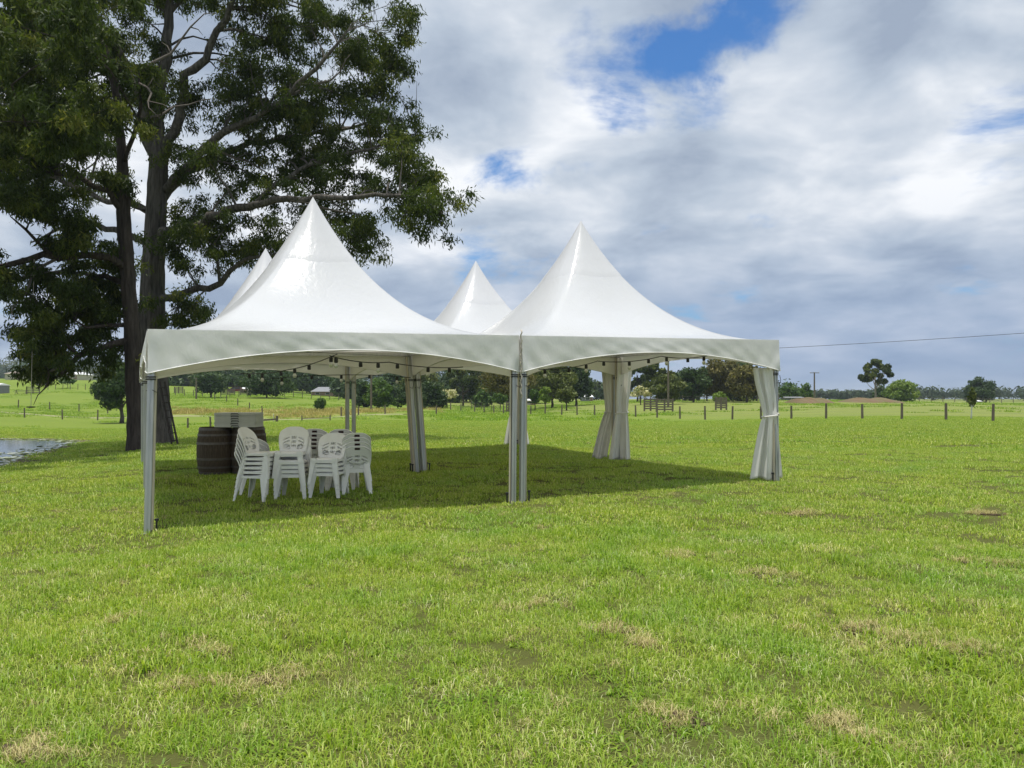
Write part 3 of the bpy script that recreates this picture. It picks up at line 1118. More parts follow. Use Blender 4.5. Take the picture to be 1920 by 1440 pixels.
# ------------------------------------------------------------------ tied side curtains
def curtain(px_top, px_waist, px_bot, hw_top, hw_waist, hw_bot, d, ztop, zwaist, zbot, label, tie_to, seed, yaw=0.0, nf=4):
    rr = random.Random(seed)
    nu, nt = 90, 46
    vs, fs = [], []
    ph = rr.uniform(0, 6)
    cxw = (px_top - CX) / FPX * d
    for j in range(nt + 1):
        q = j / nt
        z = ztop + (zbot - ztop) * q
        qw = (ztop - zwaist) / (ztop - zbot)
        if q < qw:
            a = q / qw; s_ = a * a * (3 - 2 * a)
            hw = hw_top + (hw_waist - hw_top) * (a ** 2.2); cc = px_top + (px_waist - px_top) * s_
        else:
            a = (q - qw) / (1 - qw); s_ = a ** .75
            hw = hw_waist + (hw_bot - hw_waist) * s_; cc = px_waist + (px_bot - px_waist) * s_
        xc = (cc - CX) / FPX * d - cxw
        tight = math.exp(-((q - qw) / .05) ** 2)
        amp = (.034 + .05 * max(0, q - qw)) * (1 - .6 * tight)
        for i in range(nu + 1):
            u_ = -1 + 2 * i / nu
            fold = math.sin(u_ * math.pi * nf + ph + 1.2 * math.sin(u_ * 3 + ph * 2) + .5 * math.sin(q * 3 + ph)) * amp
            fold += .22 * amp * math.sin(u_ * math.pi * nf * 2.3 + ph * 3 + q * 2)
            xx = xc + u_ * hw + .18 * amp * math.sin(u_ * math.pi * nf * 2 + ph)
            yy = fold + .03 * math.cos(u_ * math.pi)
            hem = .03 * math.sin(u_ * 4 + ph) * q ** 6
            vs.append((xx * math.cos(yaw) - yy * math.sin(yaw), xx * math.sin(yaw) + yy * math.cos(yaw), z + hem))
    for j in range(nt):
        for i in range(nu):
            a = j * (nu + 1) + i
            fs.append((a, a + 1, a + nu + 2, a + nu + 1))
    root = empty('side_curtain', (cxw, d, 0))
    tag(root, label, 'curtain', 'curtains tied to the marquee legs')
    mb = MB(); mb.add(vs, fs)
    c_ = mb.build('drape', M['curtain'], root, True)
    sm = c_.modifiers.new('thickness', 'SOLIDIFY'); sm.thickness = .004
    mb = MB()
    wx = (px_waist - CX) / FPX * d - cxw
    loop = []
    for k in range(17):
        a = 2 * math.pi * k / 16
        loop.append((wx + (hw_waist + .02) * math.cos(a), .085 * math.sin(a), zwaist + .015 * math.cos(a)))
    mb.tube(loop, .014, 6)
    mb.tube([(wx + hw_waist, 0, zwaist), ((wx + hw_waist + tie_to) / 2, -.03, zwaist + .05), (tie_to, -.02, zwaist + .02)], .014, 6)
    mb.build('tie_band', M['curtain'], root, True)
    return root


def zpx(py, d):
    return EYE - (py - HZ) / FPX * d


dR = grid(2, 0)[1]
curtain(1431, 1443, 1437, .165, .115, .285, dR - .04, zpx(690, dR), zpx(780, dR), zpx(898, dR), 'white curtain flared like a skirt, tied to the outer front corner leg', .27, 5, 0, 2)
d2 = grid(2, 1)[1]
curtain(1141, 1146, 1124, .17, .14, .17, d2 + .12, zpx(672, d2), zpx(772, d2), zpx(860, d2), 'white curtain gathered at the middle side leg, nearer the rear tent', .2, 6, 0, 2)
curtain(1171, 1166, 1161, .17, .13, .25, d2 - .18, zpx(672, d2), zpx(774, d2), zpx(861, d2), 'white curtain gathered at the middle side leg, covering the front tent corner', .0, 7, 0, 2)
d3 = grid(2, 2)[1]
curtain(970, 968, 968, .2, .14, .40, d3, zpx(690, d3), zpx(768, d3), zpx(842, d3), 'white curtain tied at the rear corner leg, spreading to the grass', .1, 8, 0, 4)


# ------------------------------------------------------------------ festoon lights
def festoon(path, nb, label, sag=.05):
    pts = []
    for a, b2 in zip(path[:-1], path[1:]):
        a, b2 = Vector(a), Vector(b2)
        for k in range(10):
            q = k / 10
            p = a.lerp(b2, q); p.z -= sag * 4 * q * (1 - q)
            pts.append(p)
    pts.append(Vector(path[-1]))
    root = empty('festoon_lights', pts[0])
    tag(root, label, 'string lights', 'festoon lights under the marquee')
    base = pts[0]
    mb = MB(); mb.tube([p - base for p in pts], .0075, 5)
    mb.build('cable', M['black'], root)
    sock = MB(); sock.lathe([(.012, 0), (.026, -.012), (.028, -.065), (.02, -.075)], 10)
    sm_ = sock.mesh('socket'); sm_.materials.append(M['black'])
    bul = MB(); bul.lathe([(.016, -.075), (.030, -.10), (.032, -.12), (.018, -.145), (.002, -.15)], 10)
    bm_ = bul.mesh('bulb'); bm_.materials.append(M['bulb'])
    for k in range(nb):
        p = pts[int((k + .5) * (len(pts) - 1) / nb)] - base
        s_ = bpy.data.objects.new('lamp_socket', sm_); COL.objects.link(s_); s_.parent = root; s_.location = p
        if k % 2 == 0:
            b_ = bpy.data.objects.new('bulb', bm_); COL.objects.link(b_); b_.parent = s_
    return root


festoon([W(632, 664, 11.0), W(536, 694, 13.2), W(452, 700, 14.6)], 6, 'black festoon cable dropping from the front arch towards the barrels', .03)
festoon([W(618, 667, 11.0), W(730, 679, 11.9), W(868, 688, 13.2)], 6, 'black festoon cable along the front arch towards the middle legs', .04)
festoon([W(500, 711, 15.5), W(640, 703, 15.8), W(770, 708, 16.1)], 5, 'black festoon cable between the rear legs above the chairs', -.02)
festoon([W(1010, 692, 13.3), W(1120, 677, 14.2), W(1240, 668, 14.2), W(1340, 664, 14.0)], 9, 'black festoon cable under the tent with the tied curtain', .05)

# ------------------------------------------------------------------ plastic chairs, every chair of every stack
CHH = .76


def chair_proto():
    root = empty('plastic_chair')
    # seat: sheet with waterfall front, faces -y
    nx, ny = 14, 12
    vs, fs = [], []
    for j in range(ny + 1):
        q = j / ny
        y = -.225 + .40 * q
        hw = .212 - .03 * q
        for i in range(nx + 1):
            u_ = -1 + 2 * i / nx
            z = .405 - .02 * math.sin(math.pi * min(1, q * 1.1)) * (1 - u_ * u_) - .02 * q
            z -= .045 * max(0, 1 - q / .10) ** 2 + .02 * max(0, (abs(u_) - .9) / .1)
            vs.append((u_ * hw, y, z))
    for j in range(ny):
        for i in range(nx):
            a = j * (nx + 1) + i
            fs.append((a, a + 1, a + nx + 2, a + nx + 1))
    mb = MB(); mb.add(vs, fs)
    s_ = mb.build('seat', M['plastic'], root, True)
    s_.modifiers.new('thickness', 'SOLIDIFY').thickness = .009
    mb = MB()
    mb.box((0, -.222, .352), (.36, .010, .045)); mb.box((-.197, -.03, .362), (.010, .33, .035)); mb.box((.197, -.03, .362), (.010, .33, .035)); mb.box((0, .172, .358), (.33, .010, .04))
    mb.build('apron', M['plastic'], root)
    # backrest with openings
    nx, nz = 38, 30
    vs, fs = [], []

    def shape(u_, q):
        hw = .190 + .030 * math.sin(math.pi * min(1, q / .75) * .62)
        if q > .70: hw *= math.sqrt(max(0.0, 1 - ((q - .70) / .30) ** 2.6 * .52))
        x = u_ * hw
        z = .372 + (CHH - .372) * q - .030 * (u_ ** 4) * max(0, q - .6) / .4
        y = .165 + .135 * q ** 1.2 - .045 * u_ * u_ * (.35 + .65 * math.sin(math.pi * min(1, q * .9 + .1)))
        return x, y, z
    for j in range(nz + 1):
        for i in range(nx + 1):
            vs.append(shape(-1 + 2 * i / nx, j / nz))
    for j in range(nz):
        for i in range(nx):
            u_ = -1 + 2 * (i + .5) / nx; q = (j + .5) / nz
            hole = False
            for c in (-.13, 0, .13):
                if abs(u_ - c) < .028 and any(a < q < a + .11 for a in (.20, .36, .52)): hole = True
            au = abs(u_)
            if ((au - .50) / .26) ** 2 + ((q - .22 - (au - .5) * .10) / .10) ** 2 < 1: hole = True
            if .30 < au < .72 and (abs(q - .47 + .25 * (au - .3)) < .018 or abs(q - .60 + .25 * (au - .3)) < .018): hole = True
            if not hole:
                a = j * (nx + 1) + i
                fs.append((a, a + 1, a + nx + 2, a + nx + 1))
    mb = MB(); mb.add(vs, fs)
    b_ = mb.build('backrest', M['plastic'], root, True)
    sm = b_.modifiers.new('thickness', 'SOLIDIFY'); sm.thickness = .010; sm.offset = 0
    # rolled rim
    rim = [shape(-1, q / 20) for q in range(21)] + [shape(-1 + 2 * k / 14, 1) for k in range(1, 14)] + [shape(1, 1 - q / 20) for q in range(21)]
    mb = MB(); mb.tube(rim, .009, 6)
    mb.build('rim', M['plastic'], b_, True)
    x, y, z = shape(0, .90)
    mb = MB(); mb.box((0, y + .013, z), (.082, .005, .034), Matrix.Rotation(R(-20), 3, 'X'))
    mb.build('label_sticker', M['sticker'], root)
    # legs: tapering angle sections
    for sx in (-1, 1):
        for top, bot in (((.190, -.205, .40), (.232, -.238, 0)), ((.176, .165, .40), (.225, .262, 0))):
            fy = -1 if top[1] < 0 else 1
            vs = []
            for (cx0, cy0, cz0), wd, th in (((*top,), .088, .026), ((*[(a + b2) / 2 for a, b2 in zip(top, bot)],), .066, .022), ((*bot,), .046, .020)):
                o_ = [(0, 0), (-wd, 0), (-wd, th * .45), (-th * .45, th * .45), (-th * .45, wd * .7), (0, wd * .7)]
                for ax, ay in o_:
                    vs.append((sx * (cx0 + ax + .012), cy0 - fy * ay + fy * .012, cz0))
            fs = []
            n = 6
            for i in range(2):
                for k in range(n):
                    f_ = (i * n + k, i * n + (k + 1) % n, (i + 1) * n + (k + 1) % n, (i + 1) * n + k)
                    fs.append(f_ if sx * fy > 0 else f_[::-1])
            fs.append(tuple(range(n))); fs.append(tuple(range(2 * n, 3 * n)))
            mb = MB(); mb.add(vs, fs)
            mb.build('leg', M['plastic'], root)
    return root


chair0 = chair_proto()
first = [True]


def stack(px, d, count, rz, desc, extra=0.0, pitch=.068, jx=.004):
    x0 = (px - CX) / FPX * d
    z0 = T(x0, d) + .006
    for k in range(count):
        r_ = rz + random.uniform(-.012, .012)
        fx, fy = math.sin(rz), -math.cos(rz)
        sh = .012 * k
        loc = (x0 + fx * sh + random.uniform(-jx, jx), d + fy * sh + random.uniform(-jx, jx), z0 + pitch * k)
        where = 'bottom chair' if k == 0 else ('top chair' if k == count - 1 else None)
        if extra and k == count - 1:
            loc = (loc[0] - .03, loc[1] + .02, loc[2] + extra); r_ += .05
        lab = ('white plastic chair, %s of the stack %s' % (where, desc)) if where else ('white plastic chair nested inside the stack %s' % desc)
        if first[0]:
            o_ = chair0; first[0] = False
            o_.location = loc; o_.rotation_euler = (0, 0, r_)
        else:
            o_ = copy_tree(chair0, None, loc, r_)
        tag(o_, lab, 'chair', 'stacked white plastic chairs')


stack(482, 12.25, 6, R(78), 'facing sideways in front of a barrel')
stack(487, 13.05, 3, R(176), 'half hidden behind the sideways facing stack')
stack(551, 12.42, 5, R(2), 'whose raised top chair faces forward', .05)
stack(617, 12.45, 4, R(-6), 'facing forward with all seats level')
stack(667, 12.85, 4, R(196), 'turned backwards at the end beside the lawn')
stack(596, 13.55, 5, R(180), 'turned backwards behind the raised top chair')
stack(643, 13.6, 5, R(184), 'turned backwards behind the level forward stack')


# ------------------------------------------------------------------ barrels and folded tables
def barrel_proto():
    root = empty('wine_barrel')
    H_, r0, r1 = .93, .295, .352
    ns = 22
    prof = lambda z: r0 + (r1 - r0) * (1 - ((z / H_ - .5) * 2) ** 2)
    mb = MB()
    vs, fs = [], []
    nz = 10
    for j in range(nz + 1):
        z = H_ * j / nz
        for k, a in enumerate((-.98, 0, .98)):
            an = a * math.pi / ns
            rr = prof(z)
            vs.append((rr * math.cos(an), rr * math.sin(an), z))
        for a in (.98, -.98):
            an = a * math.pi / ns
            rr = prof(z) - .028
            vs.append((rr * math.cos(an), rr * math.sin(an), z))
    for j in range(nz):
        for k in range(5):
            a, b2 = j * 5 + k, j * 5 + (k + 1) % 5
            fs.append((a, b2, b2 + 5, a + 5))
    fs += [(4, 3, 2, 1, 0), tuple(nz * 5 + k for k in range(5))]
    mb.add(vs, fs)
    me = mb.mesh('stave'); me.materials.append(M['oak'])
    for k in range(ns):
        o_ = bpy.data.objects.new('stave', me); COL.objects.link(o_); o_.parent = root
        o_.rotation_euler = (0, 0, 2 * math.pi * k / ns); o_.scale = (random.uniform(.992, 1.004),) * 2 + (1,)
    for z, hh in ((.012, .05), (.13, .04), (.29, .045), (.595, .045), (.76, .04), (.868, .05)):
        mb = MB()
        mb.lathe([(prof(z) + .001, z), (prof(z) + .007, z), (prof(z + hh) + .007, z + hh), (prof(z + hh) + .001, z + hh)], 40, (0, 0, 0), False)
        mb.build('hoop', M['hoop'], root, False)
    for z in (.03, H_ - .04):
        mb = MB(); mb.lathe([(r0 - .02, z - .012), (r0 - .02, z + .012)], 32)
        mb.build('head', M['oak'], root)
    mb = MB(); mb.lathe([(.0, .0), (.028, .0), (.026, .012), (.0, .014)], 12, (0, 0, 0), False)
    bung = mb.build('bung', M['black'], root)
    bung.rotation_euler = (0, R(90), R(60)); bung.location = (prof(.46) * math.cos(R(60)), prof(.46) * math.sin(R(60)), .46)
    return root


bar0 = barrel_proto()
bd = 15.8
bx0 = (404 - CX) / FPX * bd
bar0.location = (bx0, bd, T(bx0, bd)); tag(bar0, 'dark oak wine barrel with rusty hoops standing clear of the chairs', 'barrel', 'wine barrels')
bx1 = (466 - CX) / FPX * (bd + .12)
b1 = copy_tree(bar0, None, (bx1, bd + .12, T(bx1, bd + .12)), 1.1)
tag(b1, 'dark oak wine barrel half hidden behind the sideways chair stack', 'barrel', 'wine barrels')
btop = max(bar0.location.z, b1.location.z) + .93


def table_proto():
    root = empty('folded_table')
    w_, d_2, h_ = .80, .62, .046
    mb = MB()
    nseg = 6
    rc = .03
    out = []
    for cx0, cy0, a0 in ((w_ / 2 - rc, d_2 / 2 - rc, 0), (-w_ / 2 + rc, d_2 / 2 - rc, 90), (-w_ / 2 + rc, -d_2 / 2 + rc, 180), (w_ / 2 - rc, -d_2 / 2 + rc, 270)):
        for k in range(4):
            a = R(a0 + 30 * k)
            out.append((cx0 + rc * math.cos(a), cy0 + rc * math.sin(a)))
    mb.prism(out, 0, h_ * .48); mb.prism([(x * .992, y * .992) for x, y in out], h_ * .50, h_ * .96)
    body = mb.build('table_top', M['greyplastic'], root)
    mb = MB()
    mb.tube([(-.07, -d_2 / 2 - .002, h_ * .3), (-.06, -d_2 / 2 - .016, h_ * .6), (.06, -d_2 / 2 - .016, h_ * .6), (.07, -d_2 / 2 - .002, h_ * .3)], .008, 6)
    mb.build('handle', M['black'], root)
    return root


tb0 = table_proto()
for k in range(6):
    loc = (((448 - CX) / FPX * bd) + random.uniform(-.008, .008), bd + .02 + random.uniform(-.01, .01), btop + .003 + k * .047)
    o_ = tb0 if k == 0 else copy_tree(tb0)
    o_.location = loc; o_.rotation_euler = (0, 0, R(3) + random.uniform(-.01, .01))
    lab = 'grey plastic folded table, %s of the pile across the two barrels' % ('lowest' if k == 0 else 'topmost') if k in (0, 5) else 'grey plastic folded table in the middle of the pile on the barrels'
    tag(o_, lab, 'table', 'folded tables piled on the barrels')


# ------------------------------------------------------------------ the big gum trees
def leaf_mesh(name, centres, per, spread, L, wd, droop=.6, jitter=.5):
    """many small pointed leaves hanging round the given centres"""
    c = np.repeat(np.asarray(centres), per, 0)
    n = len(c)
    off = rng.normal(0, 1, (n, 3)) * spread * np.array([1, 1, .75])
    p = c + off
    az = rng.uniform(0, 2 * np.pi, n)
    el = -droop + rng.normal(0, jitter, n)
    d = np.stack([np.cos(az) * np.cos(el), np.sin(az) * np.cos(el), np.sin(el)], 1)
    r = rng.normal(0, 1, (n, 3))
    s = np.cross(d, r); s /= np.linalg.norm(s, axis=1)[:, None] + 1e-9
    ln = (L * rng.uniform(.6, 1.25, n))[:, None]; w2 = (wd * rng.uniform(.7, 1.3, n))[:, None] / 2
    V = np.stack([p, p + d * ln * .42 + s * w2, p + d * ln, p + d * ln * .42 - s * w2], 1).reshape(-1, 3)
    i = np.arange(n)[:, None] * 4
    F = i + [0, 1, 2, 3]
    base = np.repeat(rng.beta(2, 2, len(centres)), per)
    rn = np.repeat(np.clip(base * .65 + rng.beta(2, 2.4, n) * .42, 0, 1), 4)
    return np_mesh(name, V, F, {'rnd': rn})


def polyline3(pts, d0, depths):
    return [Vector(W(px, py, d0 + dd)) for (px, py), dd in zip(pts, depths)]


def resample(pts, rad, step):
    out, ro = [], []
    for i in range(len(pts) - 1):
        a, b_ = pts[i], pts[i + 1]
        n = max(1, int((b_ - a).length / step))
        for k in range(n):
            q = k / n
            p0 = pts[max(i - 1, 0)]; p3 = pts[min(i + 2, len(pts) - 1)]
            p = .5 * ((2 * a) + (b_ - p0) * q + (2 * p0 - 5 * a + 4 * b_ - p3) * q * q + (3 * a - p0 - 3 * b_ + p3) * q ** 3)
            out.append(p); ro.append(rad[i] + (rad[i + 1] - rad[i]) * q)
    out.append(pts[-1]); ro.append(rad[-1])
    return out, ro


def big_tree(name, label, d0, trunk, trunk_w, limbs, blobs, barkmat, leafmat, seed, leaf_total):
    rr = random.Random(seed)
    base_px = trunk[0]
    bz = W(*base_px, d0)
    root = empty(name, (bz[0], bz[1], T(bz[0], bz[1]) - .1))
    org = Vector(root.location)
    tag(root, label, 'tree')
    skel = []          # (point, radius)
    mbt = MB()
    tp = polyline3(trunk, d0, [0] * len(trunk))
    tp[0].z = org.z + .0
    tr = [w_ / FPX * d0 / 2 for w_ in trunk_w]
    P_, R_ = resample(tp, tr, .35)
    P_ = [p + Vector((rr.uniform(-1, 1), rr.uniform(-1, 1), 0)) * .02 for p in P_]
    # fluted trunk
    n = 22
    vs, fs = [], []
    for i, p in enumerate(P_):
        for k in range(n):
            a = 2 * math.pi * k / n
            fl = 1 + .07 * math.sin(5 * a + i * .12) + .05 * math.sin(9 * a - i * .2)
            if i < 6: fl += (.035 * (6 - i)) * max(0, math.sin(4 * a + 1.3)) * .8
            vs.append(tuple(p + Vector((math.cos(a), math.sin(a), 0)) * R_[i] * fl - org))
    for i in range(len(P_) - 1):
        for k in range(n):
            fs.append((i * n + k, i * n + (k + 1) % n, (i + 1) * n + (k + 1) % n, (i + 1) * n + k))
    mbt.add(vs, fs)
    mbt.build('trunk', barkmat, root, True)
    for p, r_ in zip(P_[len(P_) // 3:], R_[len(P_) // 3:]): skel.append((p, r_))
    for pts, ws, dep in limbs:
        lp_ = polyline3(pts, d0, dep)
        P2, R2 = resample(lp_, [w_ / FPX * d0 / 2 for w_ in ws], .45)
        P2 = [p + Vector((rr.gauss(0, 1), rr.gauss(0, 1), rr.gauss(0, 1))) * min(.10, R2[i] * .5) * (1 if i else 0) for i, p in enumerate(P2)]
        mb = MB(); mb.tube([p - org for p in P2], R2, 9)
        mb.build('limb', barkmat, root, True)
        skel += list(zip(P2, R2))
    for _ in range(9):                       # bare grey dead branches
        j = rr.randrange(len(skel) // 3, len(skel))
        a = skel[j][0].copy()
        hd = Vector((a.x - org.x, rr.uniform(-2, 2), rr.uniform(-.8, 1.2))).normalized()
        dp = [a]
        for k in range(6):
            hd = (hd + Vector((rr.gauss(0, .35), rr.gauss(0, .35), rr.gauss(0, .35)))).normalized()
            dp.append(dp[-1] + hd * rr.uniform(.3, .7))
        mb = MB(); mb.tube([p - org for p in dp], [.055, .05, .043, .035, .027, .018, .008], 6)
        for k in (2, 4):
            q_ = dp[k] + Vector((rr.gauss(0, .5), rr.gauss(0, .5), rr.gauss(.2, .4)))
            mb.tube([dp[k] - org, dp[k].lerp(q_, .5) - org + Vector((.05, 0, .06)), q_ - org], [.025, .016, .006], 5)
        mb.build('dead_branch', M['deadwood'], root, True)
    # boughs fill each blob, twigs carry the leaves
    sk = np.array([tuple(p) for p, _ in skel]); skr = np.array([r_ for _, r_ in skel])
    tw = MB()
    cents = []
    for (px, py, rx_, ry_, dlo, dhi, dens) in blobs:
        dm = d0 + (dlo + dhi) / 2
        c = Vector(W(px, py, dm))
        ex_, ez_ = rx_ / FPX * dm, ry_ / FPX * dm
        ed = max(.8, (dhi - dlo) / 2)
        nb = max(2, int(dens * ex_ * ez_ * (ed ** .6) * 1.55))
        for _ in range(nb):
            while True:
                q = Vector((rr.uniform(-1, 1), rr.uniform(-1, 1), rr.uniform(-1, 1)))
                if q.length < 1: break
            bc = c + Vector((q.x * ex_, q.y * ed, q.z * ez_))
            dist = np.sqrt(((sk - np.array(bc)) ** 2).sum(1)) + .9 * np.maximum(0, sk[:, 2] - bc.z)
            j = int(np.argmin(dist))
            a = Vector(sk[j])
            span = (bc - a).length
            mid_ = (a + bc) / 2 + Vector((rr.uniform(-1, 1), rr.uniform(-1, 1), rr.uniform(.1, .9))) * span * .16
            r0 = min(skr[j] * .6, .018 + .015 * span)
            bp = [a, a.lerp(mid_, .55) + Vector((0, 0, .04 * span)), mid_, mid_.lerp(bc, .6) + Vector((rr.uniform(-.1, .1),) * 3) * span * .3, bc]
            tw.tube([p - org for p in bp], [r0, r0 * .85, r0 * .65, r0 * .45, .006], 5, False)
            m = rr.randint(5, 9)
            for k in range(m):
                off = Vector((rr.gauss(0, .48), rr.gauss(0, .48), rr.gauss(0, .34)))
                cc = bc + off
                st = mid_.lerp(bc, rr.uniform(.35, 1))
                tw.tube([st - org, (st.lerp(cc, .6) + Vector((0, 0, .10))) - org, cc - org], [.011, .008, .004], 4, False)
                cents.append(tuple(cc - org))
    tag(tw.build('twigs', barkmat, root, False), kind='stuff')
    per = max(10, int(leaf_total / max(1, len(cents))))
    link('crown', leaf_mesh('crown', np.array(cents), per, .17, .21, .050, .85, .45), leafmat, root)
    print(name, 'clusters', len(cents), 'leaves', per * len(cents))
    return root


T2_TR = [(294, 834), (292, 800), (289, 740), (286, 680), (285, 600), (288, 500), (292, 440), (294, 380), (296, 330), (297, 285), (293, 235), (298, 175), (307, 115)]
T2_W = [56, 49, 47, 47, 47, 40, 37, 35, 34, 31, 26, 22, 12]
T2_L = [
    ([(296, 300), (272, 258), (262, 210), (254, 160), (240, 120), (218, 88), (185, 47), (150, -10), (120, -60)], [22, 19, 16, 15, 13, 12, 10, 7, 4], [0, -.4, -.8, -1, -1.2, -1.6, -2, -2.4, -2.8]),
    ([(298, 300), (291, 220), (300, 165), (309, 110), (318, 50), (322, -20), (330, -100), (345, -190)], [27, 25, 23, 21, 18, 15, 11, 5], [0, .2, .3, .4, .6, .8, 1, 1.2]),
    ([(302, 300), (325, 245), (343, 180), (352, 148), (382, 115), (392, 85), (422, 37), (440, -10), (470, -80)], [21, 18, 17, 16, 14, 13, 11, 8, 4], [0, -.5, -.9, -1.1, -1.4, -1.6, -2, -2.3, -2.6]),
    ([(300, 378), (330, 338), (365, 312), (405, 292), (450, 273), (520, 262), (590, 250), (660, 240), (720, 215)], [20, 18, 16, 14, 12, 10, 8, 6, 3], [0, .5, 1, 1.4, 1.8, 2.3, 2.8, 3.2, 3.6]),
    ([(304, 448), (340, 426), (380, 412), (430, 398), (480, 382), (540, 374), (620, 369), (700, 364), (770, 372), (830, 400)], [22, 19, 17, 15, 13, 11, 9, 7, 5, 3], [0, -.8, -1.4, -2, -2.6, -3, -3.4, -3.8, -4.1, -4.4]),
    ([(300, 564), (350, 548), (385, 536), (412, 529), (430, 506), (456, 486), (505, 478), (570, 470)], [15, 13, 12, 11, 9, 7, 6, 3], [0, -.6, -.9, -1.2, -1.4, -1.6, -2, -2.4]),
    ([(292, 404), (262, 386), (235, 378), (205, 378), (170, 362), (130, 345), (70, 325), (0, 330)], [14, 13, 12, 11, 10, 8, 6, 4], [0, .5, 1, 1.4, 1.9, 2.4, 3, 3.6]),
    ([(292, 470), (268, 448), (240, 438), (214, 430), (182, 419), (150, 412), (110, 430), (60, 455)], [15, 14, 13, 12, 11, 9, 6, 3], [0, .6, 1.1, 1.5, 2, 2.4, 2.9, 3.3]),
    ([(302, 360), (345, 318), (395, 262), (440, 240), (500, 205), (560, 160), (610, 110), (650, 60)], [17, 15, 14, 12, 10, 8, 6, 3], [0, -.7, -1.3, -1.8, -2.4, -3, -3.6, -4]),
    ([(480, 382), (520, 345), (580, 310), (650, 290), (720, 270), (780, 250)], [9, 8, 7, 6, 4, 2], [-2.6, -2.4, -2, -1.6, -1.2, -1]),
    ([(322, 20), (370, -20), (430, -60), (520, -90)], [9, 8, 6, 3], [.7, 1.2, 1.8, 2.4]),
    ([(412, 529), (408, 490), (402, 460), (420, 430)], [6, 5, 4, 2], [-1.2, -1.4, -1.6, -1.8]),
]
T2_B = [  # px, py, rx, ry, depth from, to, density
    (806, 396, 44, 26, -6, -3, 1.6), (768, 400, 60, 44, -5.5, -2, 1.5), (775, 330, 38, 40, -4, -.5, 1.5), (735, 325, 60, 50, -4.5, 1, 1.5), (690, 405, 55, 45, -5, -1, 1.4),
    (752, 255, 26, 26, -3, 1, 1.5), (705, 265, 65, 48, -2, 3, 1.3), (640, 205, 80, 50, -3, 4, 1.2), (715, 165, 45, 40, -3, 2, 1.0), (742, 110, 34, 26, -3, 0, 1.1), (700, 90, 60, 40, -3, 2, 1.0), (745, 25, 36, 30, -3, 1, 1.1),
    (650, 50, 80, 70, -5, 3, 1.1), (550, 50, 85, 80, -5, 4, 1.0), (560, 170, 80, 60, -4, 4, 1.1), (600, 300, 75, 46, -4, 3, 1.3), (525, 285, 65, 42, -3, 3, 1.1), (640, 385, 45, 40, -4, 0, 1.4),
    (565, 352, 60, 36, -4, 1, 1.4), (480, 190, 70, 56, -3, 4, 1.0), (445, 335, 60, 40, -4, 2, 1.1), (500, 425, 46, 36, -4, 0, 1.3), (432, 432, 60, 40, -3, 2, 1.3), (385, 470, 46, 30, -3, 1, 1.1),
    (350, 500, 36, 30, -2, 2, 1.1), (340, 585, 32, 26, -2, 1, 1.3), (385, 580, 34, 24, -2, 1, .8), (430, 120, 50, 50, -3, 2, .8), (470, 30, 60, 50, -4, 3, .9), (325, 225, 26, 30, -1, 2, .9), (355, 400, 36, 26, -2, 2, 1.1),
    (352, 175, 26, 24, -2, 2, 1.1), (405, 195, 46, 36, -3, 3, 1.1), (430, 255, 50, 34, -3, 2, 1.2), (372, 285, 30, 20, -2, 2, 1.1), (440, 60, 40, 40, -3, 3, .9), (350, 450, 40, 28, -3, 2, 1.2), (425, 475, 40, 26, -3, 1, 1.2), (470, 445, 36, 26, -4, 0, 1.2), (330, 310, 24, 24, -2, 1, 1.0), (520, 225, 60, 40, -4, 3, 1.1), (590, 240, 60, 36, -3, 3, 1.1), (660, 330, 50, 36, -4, 1, 1.2),
    (270, 130, 40, 60, -3, 3, .9), (200, 120, 80, 80, -5, 3, 1.1), (120, 60, 90, 80, -5, 3, 1.2), (40, 60, 80, 80, -5, 2, 1.2), (230, 30, 70, 50, -4, 3, 1.0), (60, 160, 90, 70, -3, 5, 1.1), (150, 200, 80, 50, -2, 4, 1.1),
    (60, 260, 90, 60, 0, 6, 1.1), (150, 300, 70, 40, 0, 5, 1.1), (50, 350, 80, 40, 1, 5, 1.0), (130, 400, 55, 26, 0, 4, .8),
    (120, -70, 160, 70, -5, 4, .8), (320, -110, 150, 90, -5, 5, .8), (500, -90, 140, 70, -5, 4, .8), (640, -60, 80, 40, -4, 2, .8), (-80, 120, 90, 130, -4, 4, .8), (340, -220, 120, 70, -4, 4, .7), (-60, 300, 70, 70, -1, 5, .8),
]
gum = big_tree('gum_tree', 'huge spreading gum tree with thick grey furrowed trunk and a ladder against it', 33.0, T2_TR, T2_W, T2_L, T2_B, M['bark'], M['gumleaf'], 3, 260000)

